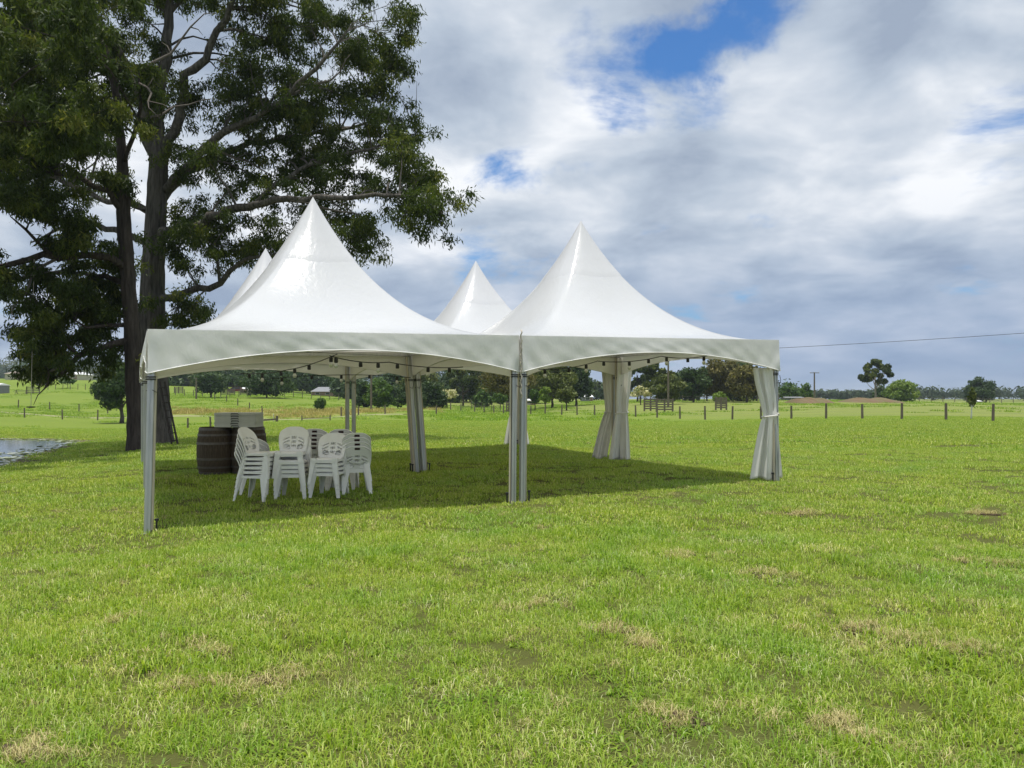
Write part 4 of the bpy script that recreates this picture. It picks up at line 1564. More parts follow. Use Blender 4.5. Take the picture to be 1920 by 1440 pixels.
T1_TR = [(262, 845), (258, 815), (254, 740), (250, 680), (246, 600), (240, 520), (234, 440), (232, 360), (230, 310), (226, 250), (216, 190)]
T1_W = [46, 35, 31, 29, 27, 26, 25, 23, 19, 15, 8]
T1_L = [
    ([(228, 260), (216, 190), (205, 120), (190, 60), (170, -20), (160, -90)], [16, 14, 12, 9, 6, 3], [0, -.4, -.8, -1.2, -1.6, -2]),
    ([(240, 505), (205, 484), (160, 478), (110, 488), (50, 487), (0, 500), (-60, 520), (-130, 520)], [15, 14, 13, 12, 11, 9, 6, 3], [0, -.5, -1, -1.4, -1.9, -2.3, -2.8, -3.2]),
    ([(238, 530), (195, 520), (140, 510), (80, 512), (40, 522), (0, 528), (-50, 550)], [11, 10, 9, 8, 7, 6, 3], [0, .4, .9, 1.3, 1.6, 1.9, 2.2]),
    ([(248, 636), (215, 646), (180, 656), (148, 665), (130, 684), (116, 702)], [13, 12, 11, 10, 8, 5], [0, -.4, -.8, -1.1, -1.3, -1.4]),
    ([(178, 656), (170, 668), (168, 684)], [8, 7, 4], [-.8, -.8, -.9]),
    ([(148, 666), (130, 650), (112, 640), (95, 612)], [7, 6, 5, 2], [-1.1, -1.3, -1.5, -1.7]),
    ([(112, 690), (108, 668), (100, 645)], [5, 4, 2], [-1.4, -1.4, -1.5]),
    ([(232, 400), (200, 360), (150, 330), (100, 320), (40, 335), (-20, 360)], [12, 11, 10, 8, 6, 3], [0, -.7, -1.3, -1.9, -2.4, -2.9]),
    ([(240, 610), (200, 610), (165, 615), (140, 600)], [8, 7, 5, 3], [0, -.6, -1, -1.3]),
    ([(110, 488), (80, 465), (50, 430), (20, 405)], [7, 6, 5, 2], [-1.4, -1.7, -2, -2.2]),
    ([(230, 310), (250, 250), (265, 200), (262, 140)], [9, 8, 6, 3], [0, -.6, -1, -1.4]),
]
T1_B = [
    (40, 120, 120, 80, -11.5, -6.5, .55), (190, 70, 80, 60, -10, -5.5, .5), (-60, 210, 100, 90, -11, -6, .5), (90, 230, 70, 36, -10, -6, .5),
    (40, 415, 60, 36, -5, -1, 1.1), (110, 380, 60, 40, -4, 0, 1.1), (170, 330, 60, 36, -4, 1, 1.1), (60, 330, 70, 40, -5, -1, 1.1), (200, 470, 40, 20, -2, 2, 1.0), (150, 455, 40, 20, -3, 1, .8),
    (30, 545, 40, 20, -4, -1, 1.0), (-30, 530, 60, 22, -4, 0, .8), (90, 530, 50, 18, -3, 2, .8), (180, 545, 50, 20, -2, 2, 1.0), (100, 640, 42, 34, -2, 0, .95), (78, 608, 26, 20, -2, 0, .9), (150, 602, 44, 24, -2, 1, .9),
    (205, 600, 34, 40, -2, 2, 1.2), (190, 560, 40, 22, -2, 2, 1.0), (215, 655, 24, 24, -2, 2, 1.0), (95, 672, 26, 12, -1, 0, 1.0), (180, 250, 60, 50, -4, 1, 1.0), (120, 190, 80, 60, -6, -1, 1.0), (40, 230, 70, 60, -6, -1, 1.0),
    (180, 100, 60, 60, -5, 0, .9), (60, 100, 90, 70, -7, -2, .9), (-60, 400, 70, 70, -5, 0, .8), (-80, 200, 80, 100, -6, 0, .8), (140, -50, 120, 60, -5, 0, .8), (250, 200, 28, 40, -3, 0, .9),
]
big_tree('gum_tree', 'dark slender trunked gum tree leaning in front of the huge one', 28.8, T1_TR, T1_W, T1_L, T1_B, M['bark2'], M['gumleaf'], 4, 120000)

# ladder leaning on the grey trunk
lb = W(328, 837, 31.6); lt = W(304, 716, 32.2)
lb = Vector((lb[0], lb[1], T(lb[0], lb[1]))); lt = Vector(lt)
lr = empty('wooden_ladder', lb); tag(lr, 'weathered wooden ladder leaning against the grey tree trunk', 'ladder')
dv = lt - lb
side = Vector((.40, -.25, .0)).normalized() * .19
for s_ in (-1, 1):
    MB().beam(side * s_, dv + side * s_ * .85, .05, .07).build('rail', M['ladder'], lr)
for k in range(8):
    q = (k + .6) / 8.4
    MB().beam(dv * q - side * 1.25, dv * q + side * 1.25, .045, .035).build('rung', M['ladder'], lr)

# rope swing hanging from the left limb
sw_t = Vector(W(64, 486, 26.9)); sw_b = Vector(W(58, 763, 26.9))
sr = empty('rope_swing', sw_b); tag(sr, 'thin rope swing with small disc seat hanging from the gum limb', 'swing')
MB().tube([sw_t - sw_b, (0, 0, 0)], .009, 5).build('rope', M['rope'], sr)
MB().lathe([(.03, -.03), (.13, -.02), (.13, .01), (.03, .02)], 14).build('seat', M['ladder'], sr)


# ------------------------------------------------------------------ background trees
def bgtree(name, label, px, py, d, hpx, wpx, leaf, bark='brownbark', trunk=.25, style='round', group=None, seed=None, dens=1.0, cat='tree', lean=0.0):
    rr = np.random.default_rng(seed if seed is not None else int(px * 13 + py * 7 + d))
    x, y = (px - CX) / FPX * d, d
    z = T(x, y)
    top = EYE - (py - hpx - HZ) / FPX * d
    h = max(.8, top - z); cw = wpx * (1.18 if style == 'round' else 1.05) / FPX * d
    root = empty(name, (x, y, z))
    tag(root, label, cat, group)
    c0 = h * trunk * .8
    ch = h - c0
    nb = {'round': 34, 'gum': 26, 'bush': 30, 'cone': 26, 'umbrella': 18}[style]
    cents = []
    while len(cents) < nb:
        q = rr.uniform(-1, 1, 3)
        l = np.linalg.norm(q)
        if l > 1: continue
        if l < .45 and rr.random() < .7: continue
        zz_ = (q[2] + 1) / 2
        wmul = 1.0
        if style == 'cone': wmul = max(.15, 1 - zz_ * .8)
        if style == 'umbrella' and zz_ < .35: continue
        if style == 'bush': zz_ = abs(q[2])
        if style == 'gum': q = q * 1.18
        cents.append((q[0] * cw * .40 * wmul + lean * h * zz_, q[1] * cw * .40 * wmul, c0 + ch * (.07 + .83 * zz_)))
    cents = np.array(cents)
    br = cw * {'round': .19, 'gum': .105, 'bush': .20, 'cone': .16, 'umbrella': .17}[style]
    area = (wpx / 1.875) * (hpx * (1 - trunk) / 1.875)
    n = int(np.clip(area * 3.2 * dens, 700, 9000))
    if style == 'gum': n = int(n * .7)
    k = rr.integers(0, nb, n)
    q = rr.normal(0, 1, (n, 3)); q /= np.linalg.norm(q, axis=1)[:, None]
    rad = br * rr.uniform(.35, 1.12, n) ** .6
    zs = min(1.0, max(.5, ch / max(cw, .1)))
    p = cents[k] + q * rad[:, None] * np.array([1, 1, .72 * min(1.1, zs + .25)])
    size = np.clip(d * 1.9 / 801, .10, .8) * rr.uniform(.6, 1.5, n)
    nrm = q + rr.normal(0, .7, (n, 3)); nrm /= np.linalg.norm(nrm, axis=1)[:, None]
    t1 = np.cross(nrm, rr.normal(0, 1, (n, 3))); t1 /= np.linalg.norm(t1, axis=1)[:, None]
    t2 = np.cross(nrm, t1)
    s1 = size[:, None]
    V = np.stack([p - t1 * s1 * .8, p - t2 * s1 * .42, p + t1 * s1 * .8, p + t2 * s1 * .42], 1).reshape(-1, 3)
    F = np.arange(n)[:, None] * 4 + [0, 1, 2, 3]
    tone = rr.beta(2, 2, nb)
    rn = np.repeat(np.clip(.55 * tone[k] + .5 * rr.beta(2, 2, n), 0, 1), 4)
    link('crown', np_mesh('crown', V, F, {'rnd': rn}), M[leaf], root)
    mb = MB()
    r0 = max(.05, h * {'gum': .022, 'round': .026, 'bush': .012, 'cone': .02, 'umbrella': .025}[style])
    mb.tube([(0, 0, -.1), (r0 * .4, 0, c0 * .5 + .05), (lean * c0, 0, c0), (lean * h * .6, 0, c0 + ch * .55)], [r0 * 1.25, r0, r0 * .8, r0 * .35], 7)
    for j in range(min(nb, 9)):
        a = Vector((lean * c0, 0, c0 * rr.uniform(.75, 1.2) + ch * .08 * rr.random())); c_ = Vector(cents[j])
        mb.tube([a, a.lerp(c_, .5) + Vector((0, 0, -.03 * h)), c_], [r0 * .45, r0 * .3, r0 * .1], 5, False)
    mb.build('trunk', M[bark], root, True)
    return root


G1 = 'trees seen beneath the marquee roof'
G2 = 'trees across the paddock'
G3 = 'trees and shrubs on the far hillside'
# centre, seen under the roofs
bgtree('shade_tree', 'dark dome shaped shade tree beside the wooden power pole', 395, 747, 172, 52, 62, 'darkleaf', trunk=.22, group=G1)
bgtree('shade_tree', 'broad dark shade tree casting shade above the gully', 500, 746, 165, 52, 92, 'darkleaf', trunk=.18, group=G1, dens=1.3)
bgtree('shade_tree', 'dark leafy tree behind the parked red car', 447, 728, 250, 34, 44, 'darkleaf', trunk=.2, group=G1)
bgtree('shade_tree', 'dense tree beside the dark roofed farmhouse', 575, 742, 240, 52, 80, 'darkleaf', trunk=.1, group=G1)
bgtree('shade_tree', 'green tree rising behind the dark farmhouse roof', 640, 740, 250, 46, 70, 'midleaf', trunk=.1, group=G1)
bgtree('sapling', 'thin leafy sapling growing in the gully grass', 600, 764, 122, 18, 20, 'midleaf', trunk=.3, group=G1)
bgtree('garden_shrub', 'tall bright green shrub next to the pale pole', 712, 766, 128, 62, 56, 'midleaf', trunk=.02, style='bush', group=G1)
bgtree('garden_shrub', 'dark shrub to the far side of the pale pole', 682, 762, 136, 46, 40, 'darkleaf', trunk=.05, style='bush', group=G1)
bgtree('garden_shrub', 'dense dark thicket tree beside the flowering tree', 768, 768, 130, 60, 56, 'darkleaf', trunk=.03, style='bush', group=G1)
bgtree('garden_shrub', 'dark rounded tree close behind the flowering tree', 812, 766, 134, 56, 52, 'darkleaf', trunk=.04, style='bush', group=G1)
bgtree('flowering_tree', 'small tree topped with cream blossom between dark trees', 838, 762, 140, 34, 36, 'flower', trunk=.35, style='umbrella', group=G1, seed=9)
bgtree('tall_gum', 'thin crowned gum with straight dark trunk by the yard rails', 868, 763, 165, 80, 70, 'gumleaf', trunk=.3, style='gum', group=G1, dens=1.5)
bgtree('garden_shrub', 'rounded dark green bush behind the green yard panels', 905, 758, 160, 36, 36, 'midleaf', trunk=.08, style='bush', group=G1)
bgtree('small_tree', 'small forked green tree beside the yard panels', 938, 760, 150, 24, 26, 'midleaf', trunk=.35, group=G1)
bgtree('bronze_tree', 'bronze leaved tree with guarded trunk beyond the wire fence', 955, 769, 128, 88, 88, 'brownleaf', trunk=.42, group=G1, dens=1.2)
bgtree('bronze_tree', 'tall dark bronze tree behind the young pair of trees', 1035, 766, 140, 92, 74, 'oliveleaf', trunk=.2, group=G1, dens=1.3)
bgtree('shade_tree', 'dark full tree just past the bronze tree', 1080, 764, 150, 88, 60, 'darkleaf', trunk=.16, group=G1, dens=1.3)
bgtree('small_tree', 'pale green young tree in front of the bronze trees', 1022, 769, 120, 46, 22, 'limeleaf', trunk=.4, group=G1)
bgtree('small_tree', 'olive young tree with rounded head before the dark tree', 1062, 770, 118, 52, 32, 'oliveleaf', trunk=.35, group=G1)
bgtree('small_tree', 'pale slender young tree near the front post', 1003, 768, 124, 40, 18, 'midleaf', trunk=.4, group=G1)
bgtree('distant_tree', 'grey green tree beyond the white roofed shed', 1118, 750, 260, 36, 44, 'gumleaf', trunk=.1, group=G1)
bgtree('flowering_tree', 'rounded tree crowned with cream blossom by the timber yard', 1201, 764, 128, 40, 40, 'flower', trunk=.32, style='umbrella', group=G2, seed=12)
bgtree('tall_gum', 'tall open gum rising behind the timber yard', 1232, 757, 145, 84, 66, 'gumleaf', trunk=.28, style='gum', group=G2, dens=1.6)
bgtree('tall_gum', 'open gum with leaves touching the tied curtain', 1195, 756, 170, 78, 56, 'gumleaf', trunk=.3, style='gum', group=G2, dens=1.4)
bgtree('shade_tree', 'olive tree hugging the wooden power pole', 1252, 762, 126, 60, 58, 'oliveleaf', trunk=.15, group=G2, dens=1.2)
bgtree('bronze_tree', 'rounded tree on the near side of the bronze clump', 1300, 760, 138, 76, 52, 'darkleaf', trunk=.16, group=G2, dens=1.2)
bgtree('bronze_tree', 'largest bronze tinted tree of the paddock clump', 1350, 759, 142, 90, 66, 'brownleaf', trunk=.16, group=G2, dens=1.3)
bgtree('bronze_tree', 'bronze tree of the clump next to the corner curtain', 1400, 760, 136, 76, 66, 'brownleaf', trunk=.2, group=G2, dens=1.3)
bgtree('pine_tree', 'dark pine top showing above the bronze clump', 1388, 756, 190, 88, 54, 'darkleaf', trunk=.1, style='round', group=G2, dens=1.2)
bgtree('shade_tree', 'dark tree filling the back of the bronze clump', 1325, 756, 165, 64, 70, 'darkleaf', trunk=.08, group=G2)
bgtree('young_tree', 'bright lime young tree inside the wire guard', 1352, 763, 116, 28, 28, 'limeleaf', trunk=.2, group=G2)
bgtree('garden_shrub', 'bright green bushy tree by the grey wall', 1480, 750, 175, 34, 40, 'midleaf', trunk=.05, style='bush', group=G2)
bgtree('garden_shrub', 'green bushy tree beside the distant power pole', 1508, 749, 180, 30, 36, 'midleaf', trunk=.05, style='bush', group=G2)
bgtree('lone_gum', 'lone pale trunked gum standing on the dirt bank', 1641, 752, 170, 84, 54, 'gumleaf', 'palebark', .34, 'gum', G2, 21, 1.9)
bgtree('round_tree', 'light green spreading tree next to the lone gum', 1690, 751, 175, 42, 60, 'limeleaf', trunk=.06, style='bush', group=G2, dens=1.3)
bgtree('round_tree', 'dark tree between the lone gum and the light green tree', 1655, 750, 190, 30, 36, 'darkleaf', trunk=.06, style='bush', group=G2)
bgtree('round_tree', 'dark domed tree standing alone before the distant wood', 1838, 753, 210, 48, 50, 'darkleaf', trunk=.08, style='bush', group=G2, dens=1.5)
bgtree('staked_tree', 'young tree with leaning white trunk beside the paddock fence', 1821, 787, 56, 66, 20, 'oliveleaf', 'whitepaint', .36, 'cone', G2, 33, .8, 'tree', .04)

for px, py, d, hp, wp, lf, lab in (
        (660, 756, 200, 56, 60, 'darkleaf', 'dark tree filling the gap behind the pair of rear legs'), (735, 760, 175, 62, 60, 'darkleaf', 'dark tree behind the bright green shrub'),
        (790, 760, 170, 66, 60, 'oliveleaf', 'olive tree behind the dense dark thicket'), (845, 758, 200, 64, 60, 'darkleaf', 'dark tree behind the small cream blossom tree'),
        (905, 757, 210, 66, 70, 'gumleaf', 'grey green gum behind the rounded dark bush'), (985, 757, 190, 74, 70, 'darkleaf', 'dark tree behind the front legs and rope lacing'),
        (330, 734, 250, 46, 60, 'darkleaf', 'dark bushy tree behind the slatted pen near the dome tree'), (375, 734, 255, 44, 56, 'oliveleaf', 'olive bushy tree behind the dome shaped shade tree'),
        (425, 732, 270, 46, 60, 'darkleaf', 'dark bushy tree rising behind the parked red car'), (480, 734, 260, 50, 64, 'oliveleaf', 'olive bushy tree behind the broad shade tree'),
        (540, 738, 262, 54, 70, 'darkleaf', 'dark bushy tree between broad shade tree and farmhouse'), (615, 737, 270, 46, 64, 'darkleaf', 'dark bushy tree directly behind the farmhouse roof'),
        (1140, 752, 260, 40, 56, 'darkleaf', 'low dark tree behind the gathered side curtains'), (1275, 757, 175, 70, 60, 'darkleaf', 'dark tree behind the power pole and olive tree'),
        (1425, 757, 160, 70, 50, 'darkleaf', 'dark tree behind the flared corner curtain'), (1375, 758, 150, 66, 50, 'oliveleaf', 'olive tree between the two bronze trees of the clump')):
    bgtree('backdrop_tree', lab, px, py, d, hp, wp * 1.35, lf, trunk=.05, style='bush', group=G1, dens=1.2)
# left hillside
H = []
for k, (px, py, d, hp, wp, lf) in enumerate([
        (20, 712, 255, 40, 60, 'oliveleaf'), (60, 716, 250, 48, 60, 'midleaf'), (100, 712, 262, 46, 58, 'midleaf'), (140, 706, 275, 34, 50, 'darkleaf'),
        (-20, 716, 250, 44, 60, 'darkleaf'), (180, 716, 255, 42, 54, 'oliveleaf'), (215, 716, 262, 40, 50, 'midleaf'), (30, 722, 235, 22, 34, 'oliveleaf'),
        (62, 720, 235, 16, 28, 'midleaf'), (88, 716, 245, 22, 34, 'darkleaf'), (255, 716, 270, 40, 60, 'darkleaf'), (300, 722, 265, 36, 60, 'midleaf'),
        (345, 726, 262, 34, 54, 'darkleaf')]):
    bgtree('hillside_bush', {'oliveleaf': 'olive green', 'midleaf': 'fresh green', 'darkleaf': 'dark green'}[lf] + (' big rounded bush' if hp > 30 else ' low rounded bush') + ' on the hillside below the ridge', px, py, d * 2.4, hp, wp * 1.25, lf, trunk=.04, style='bush', group=G3, seed=100 + k)
for k, (px, py, d, hp, wp) in enumerate([(-10, 690, 350, 40, 60), (75, 690, 345, 44, 70), (120, 690, 350, 40, 56), (165, 690, 345, 46, 66), (215, 692, 350, 44, 60), (270, 692, 360, 40, 70), (330, 700, 360, 36, 60),
                                          (400, 712, 340, 36, 60), (470, 716, 340, 34, 60), (540, 724, 330, 34, 60)]):
    bgtree('ridge_tree', 'grey green gum on the ridge above the hillside', px, py + 10, d * 2.4, hp * .72, wp * 1.3, 'blueleaf', trunk=.06, style='bush', group='gums along the ridge', seed=200 + k)
bgtree('ridge_gum', 'thin open gum standing up from the ridge skyline', 33, 704, 800, 46, 34, 'gumleaf', trunk=.35, style='gum', group='gums along the ridge', seed=41, dens=1.3)
bgtree('low_tree', 'big dark tree low on the hillside behind the gum trunks', 228, 760, 84, 104, 84, 'darkleaf', 'bark', .2, 'round', G3, 51, 1.6)
bgtree('low_tree', 'little spreading tree in front of the white roofed house', 127, 730, 190, 22, 28, 'midleaf', trunk=.35, style='umbrella', group=G3, seed=52)
bgtree('low_tree', 'small bush near the paddock corner below the dark tree', 190, 738, 150, 16, 22, 'oliveleaf', trunk=.1, style='bush', group=G3, seed=53)

# far wood on the right horizon: a mass no one could count
cents, szs = [], []
for k in range(330):
    px = rng.uniform(1500, 2300); d = rng.uniform(380, 560)
    if k % 3 == 0: px = rng.uniform(1560, 1660)
    x = (px - CX) / FPX * d
    hgt = rng.uniform(4, 8.5) if px > 1700 else rng.uniform(3, 5.5)
    cents.append((x, d, T(x, d) + hgt * .55)); szs.append(hgt * .5)
for k in range(240):
    px = rng.uniform(560, 1500) if k % 2 else rng.uniform(540, 1090); d = rng.uniform(420, 600)
    x = (px - CX) / FPX * d
    hgt = rng.uniform(6, 12) if px > 1090 else rng.uniform(12, 24)
    cents.append((x, d, T(x, d) + hgt * .55)); szs.append(hgt * .5)
cents = np.array(cents); szs = np.array(szs)
n = 60 * len(cents)
k = np.repeat(np.arange(len(cents)), 60)
q = rng.normal(0, 1, (n, 3)); q /= np.linalg.norm(q, axis=1)[:, None]
p = cents[k] + q * (szs[k] * rng.uniform(.3, 1.15, n))[:, None] * [1.1, 1.1, 1]
t1 = np.cross(q, rng.normal(0, 1, (n, 3))); t1 /= np.linalg.norm(t1, axis=1)[:, None]; t2 = np.cross(q, t1)
s1 = rng.uniform(.5, 1.3, (n, 1))
V = np.stack([p - t1 * s1, p - t2 * s1 * .6, p + t1 * s1, p + t2 * s1 * .6], 1).reshape(-1, 3)
F = np.arange(n)[:, None] * 4 + [0, 1, 2, 3]
tag(link('distant_wood', np_mesh('distant_wood', V, F, {'rnd': np.repeat(rng.beta(2, 2, n), 4)}), M['blueleaf']),
    'low bluish belt of distant woodland along the horizon', 'wood', kind='stuff')


# ------------------------------------------------------------------ fences
def fence(name, label, pts, post_h, pw, mat, wires=4, group='paddock fences', taper=.95, rail=None):
    """pts: world x, y of each post"""
    x0, y0 = pts[0]
    root = empty(name, (x0, y0, T(x0, y0)))
    org = Vector(root.location)
    tag(root, label, 'fence', group)
    tops = []
    for i, (x, y) in enumerate(pts):
        z = T(x, y)
        hh = post_h * random.uniform(.93, 1.07)
        tl = Vector((random.gauss(0, .02), random.gauss(0, .02), 1))
        a = Vector((x, y, z - .15)); b_ = a + tl * (hh + .15)
        mb = MB(); mb.tube([a - org, a.lerp(b_, .6) - org, b_ - org], [pw * .55, pw * .5, pw * .47], 7)
        mb.build('post', mat, root)
        tops.append((a, b_))
    for k in range(wires):
        q = .28 + .66 * (k + .5) / wires
        mb = MB(); mb.tube([a.lerp(b_, q) - org for a, b_ in tops], .0045 if rail is None else rail, 4)
        mb.build('wire' if rail is None else 'rail', M['wire'] if rail is None else mat, root)
    return root


def line_pts(a, b_, n):
    return [(a[0] + (b_[0] - a[0]) * k / (n - 1), a[1] + (b_[1] - a[1]) * k / (n - 1)) for k in range(n)]


# the long fence across the field
fp = []
for px in (2080, 1970, 1862, 1774, 1691, 1617, 1549, 1484, 1427, 1373, 1322, 1275, 1232, 1192, 1150, 1115, 1082, 1053, 1022, 995, 970, 944, 926, 908, 890, 864, 845, 818):
    # intersection of the view ray with the fence line
    r_ = (px - CX) / FPX
    ddir = FENCE_B - FENCE_A
    y = (FENCE_A[0] - FENCE_A[1] * ddir[0] / ddir[1]) / (r_ - ddir[0] / ddir[1])
    fp.append((r_ * y, y))
fence('paddock_fence', 'long wire fence on round timber posts crossing the field behind the marquee', fp, 1.18, .17, M['post'], 4)
fence('track_fence', 'wire fence on short posts along the near side of the dirt track', [W(px, 785, 95)[:2] for px in (-90, -25, 46, 117, 183, 245, 310)], 1.2, .16, M['post'], 3)
fence('track_fence', 'wire fence on posts along the far side of the dirt track', [W(px, 768, 118)[:2] for px in (-80, -22, 34, 93, 148, 202, 258, 310)], 1.2, .16, M['post'], 3)
fence('gully_fence', 'line of dark posts running down the slope into the gully', [W(px, py, d)[:2] for px, py, d in ((403, 750, 150), (425, 757, 140), (446, 765, 130), (468, 773, 120), (492, 778, 112))], 1.15, .17, M['post'], 3)
fence('gully_fence', 'sparse fence of posts beyond the rushes behind the middle legs', [W(px, 776, 100)[:2] for px in (640, 672, 722, 772, 818)], 1.25, .18, M['post'], 3)
fence('hill_fence', 'thin fence across the hillside below the white roofed house', [W(px, 731, 185)[:2] for px in range(90, 260, 14)], 1.3, .14, M['post'], 3)
fence('hill_fence', 'fence of many posts around the yards beneath the shade trees', [W(px, 742, 178)[:2] for px in range(312, 640, 17)], 1.5, .16, M['post'], 3)
fence('far_fence', 'distant dark rail fence in front of the paddock trees', [W(px, 757, 150)[:2] for px in range(1200, 1480, 20)], 1.3, .16, M['post'], 2, rail=.035)
fence('far_fence', 'low grey rail fence before the distant wood', [W(px, 757, 200)[:2] for px in range(1680, 1990, 22)], 1.3, .16, M['post'], 3, rail=.04)
fence('yard_rail', 'green pipe rail yard beside the rounded bush', [W(px, 764, 132)[:2] for px in (868, 884, 903, 922, 938)], 1.4, .10, M['hoop'], 3, rail=.03)
# low pole rail and stubby posts in the near field
fence('low_rail', 'low sagging pole rail between two short posts near the barrels', [W(452, 796, 62)[:2], W(519, 793, 62)[:2]], .55, .20, M['post'], 1, rail=.09)
fence('low_rail', 'thin sloping rail ending at a short post behind the chairs', [W(566, 787, 70)[:2], W(619, 784, 72)[:2]], .5, .12, M['post'], 1, rail=.04)
fence('short_fence', 'stub posts with slack wire at the edge of the mown field', [W(352, 800, 60)[:2], W(395, 801, 60)[:2], W(448, 798, 61)[:2]], .8, .14, M['post'], 2)
for px, py, d, lab in ((513, 783, 90, 'single pale marker post near the rushes'), (455, 782, 95, 'second pale marker stake closer to the gully posts')):
    x, y, _ = W(px, py, d)
    r_ = empty('marker_post', (x, y, T(x, y)))
    tag(r_, lab, 'post')
    MB().tube([(0, 0, -.1), (0, 0, .78)], [.06, .055], 8).build('shaft', M['postpale'], r_)
    MB().lathe([(.058, .78), (.07, .80), (.02, .84)], 8).build('cap', M['postpale'], r_)


# timber stock yard panels
def yard(px, py, d, wpx, label, n=5, ang=0.0):
    x, y, _ = W(px, py, d)
    root = empty('timber_yard', (x, y, T(x, y)), ang)
    tag(root, label, 'stock yard', 'timber stock yard panels')
    wd = wpx / FPX * d
    for k in range(3):
        MB().tube([(-wd / 2 + k * wd / 2, 0, -.2), (-wd / 2 + k * wd / 2, 0, 1.6)], .11, 7).build('post', M['post'], root)
    for k in range(n):
        MB().box((0, -.12, .3 + k * 1.15 / (n - 1)), (wd, .05, .17)).build('rail', M['post'], root)


yard(1220, 773, 100, 26, 'short timber rail yard panel under the flowering tree', 5, .3)
yard(1246, 774, 96, 30, 'timber rail yard panel next to the wooden power pole', 5, -.1)
yard(1352, 773, 98, 20, 'small slatted guard round the bright lime young tree', 6, 0)
yard(427, 738, 190, 26, 'slatted timber pen below the red car', 5, 0)
yard(463, 738, 190, 24, 'slatted timber pen beside the broad shade tree', 5, .1)
yard(335, 737, 190, 16, 'slatted timber pen near the shade dome tree', 5, 0)
yard(62, 733, 170, 24, 'low grey timber stack on the hillside paddock', 4, 0)
yard(957, 770, 122, 14, 'timber guard around the trunk of the bronze tree', 4, 0)


# poles and wires
def pole(px, py, d, top_py, label, arm=1.6, r0=.16):
    x, y, _ = W(px, py, d)
    zt = EYE - (top_py - HZ) / FPX * d
    z = T(x, y)
    root = empty('power_pole', (x, y, z)); tag(root, label, 'pole', 'wooden poles')
    MB().tube([(0, 0, -.3), (0, 0, zt - z)], [r0, r0 * .7], 9).build('shaft', M['post'], root)
    if arm:
        ca = MB().box((0, -.12, zt - z - .12), (arm, .10, .12)).build('cross_arm', M['post'], root)
        for q in (-.44, 0, .44):
            MB().lathe([(.03, 0), (.06, .05), (.05, .14), (.02, .18)], 8, (arm * q, -.12, zt - z - .05)).build('insulator', M['whitepaint'], root)
    return Vector((x, y, zt))


pA = pole(1253, 768, 112, 662, 'tall wooden power pole in front of the olive tree', 1.8)
pole(1527, 751, 165, 698, 'distant power pole with cross arm beside the green bushes', 1.9, .19)
pole(368, 750, 150, 708, 'plain wooden pole beside the dome shaped shade tree', 0, .18)
pole(696, 768, 118, 690, 'pale wooden pole among the garden shrubs', 0, .17)
pB = pole(2160, 770, 92, 607, 'power pole carrying the wire over the paddock', 1.8)
mb = MB()
cpts = []
for k in range(31):
    q = k / 30
    p = pA.lerp(pB, q); p.z -= 1.1 * 4 * q * (1 - q) * .25; cpts.append(p)
mb.tube(cpts, .030, 5)
tag(mb.build('power_line', M['black']), 'single dark power line sloping across the sky above the paddock', 'wire')


# ------------------------------------------------------------------ houses, sheds, car
def house(name, label, px, py, d, wpx, hpx, roofpx, roof, wall, depth=7.0, ang=0.0, hip=.25, cat='house'):
    x, y, _ = W(px, py, d)
    z = T(x, y)
    wd = wpx / FPX * d; wh = hpx / FPX * d; rh = roofpx / FPX * d
    root = empty(name, (x, y, z), ang); tag(root, label, cat)
    MB().box((0, 0, wh / 2 - .2), (wd * .9, depth, wh + .4)).build('wall', M[wall], root)
    mb = MB()
    e = wd * .5; g_ = depth * .5 + .4
    rv = [(-e, -g_, wh), (e, -g_, wh), (e, g_, wh), (-e, g_, wh), (-e * (1 - hip), 0, wh + rh), (e * (1 - hip), 0, wh + rh)]
    mb.add(rv, [(0, 1, 5, 4), (2, 3, 4, 5), (1, 2, 5), (3, 0, 4), (3, 2, 1, 0)])
    mb.build('roof', M[roof], root)
    nwin = max(1, int(wd / 3.2))
    for k in range(nwin):
        wx = (-.5 + (k + .5) / nwin) * wd * .85
        wv = MB().box((wx, -depth / 2 - .01, wh * .55), (1.3, .06, wh * .42)).build('window', M['whitepaint'], root)
        MB().box((wx, -depth / 2 - .045, wh * .55), (1.12, .03, wh * .36)).build('pane', M['glass'], wv)
    MB().box((wd * .3, -depth / 2 - .012, wh * .38), (.95, .05, wh * .78)).build('door', M['wallbrick'], root)
    return root


house('farmhouse', 'white metal roofed house among hillside bushes', 142, 713, 236, 42, 9, 5, 'roofwhite', 'wallcream', 8)
house('farmhouse', 'tan roofed house half hidden in the hillside bushes', 40, 712, 244, 34, 10, 5, 'roofbrown', 'wallcream', 8)
house('farmhouse', 'low dark roofed farmhouse behind the wire yards', 612, 739, 222, 44, 8, 9, 'roofgrey', 'wallbrick', 9, 0, .3)
house('farm_shed', 'small white shed beside the parked red car', 459, 731, 215, 14, 6, 3, 'roofwhite', 'whitepaint', 3, 0, .1, 'shed')
house('farm_shed', 'grey shed at the edge of the hillside paddock', 0, 733, 175, 16, 15, 4, 'roofwhite', 'roofgrey', 4, 0, .1, 'shed')
house('farm_shed', 'small grey hut on the hillside below the bushes', 78, 724, 205, 11, 10, 2, 'roofgrey', 'roofgrey', 2.5, 0, .1, 'shed')
house('farm_shed', 'white roofed shed in the gap between the distant trees', 1100, 753, 225, 22, 8, 4, 'roofwhite', 'roofgrey', 6, 0, .1, 'shed')
house('farm_shed', 'pale low shed glimpsed beside the middle front legs', 993, 760, 180, 16, 8, 3, 'roofwhite', 'wallcream', 4, 0, .1, 'shed')
house('long_wall_shed', 'long low grey shed by the green bushy trees', 1485, 753, 168, 36, 5, 2, 'roofgrey', 'roofgrey', 3, 0, .05, 'shed')
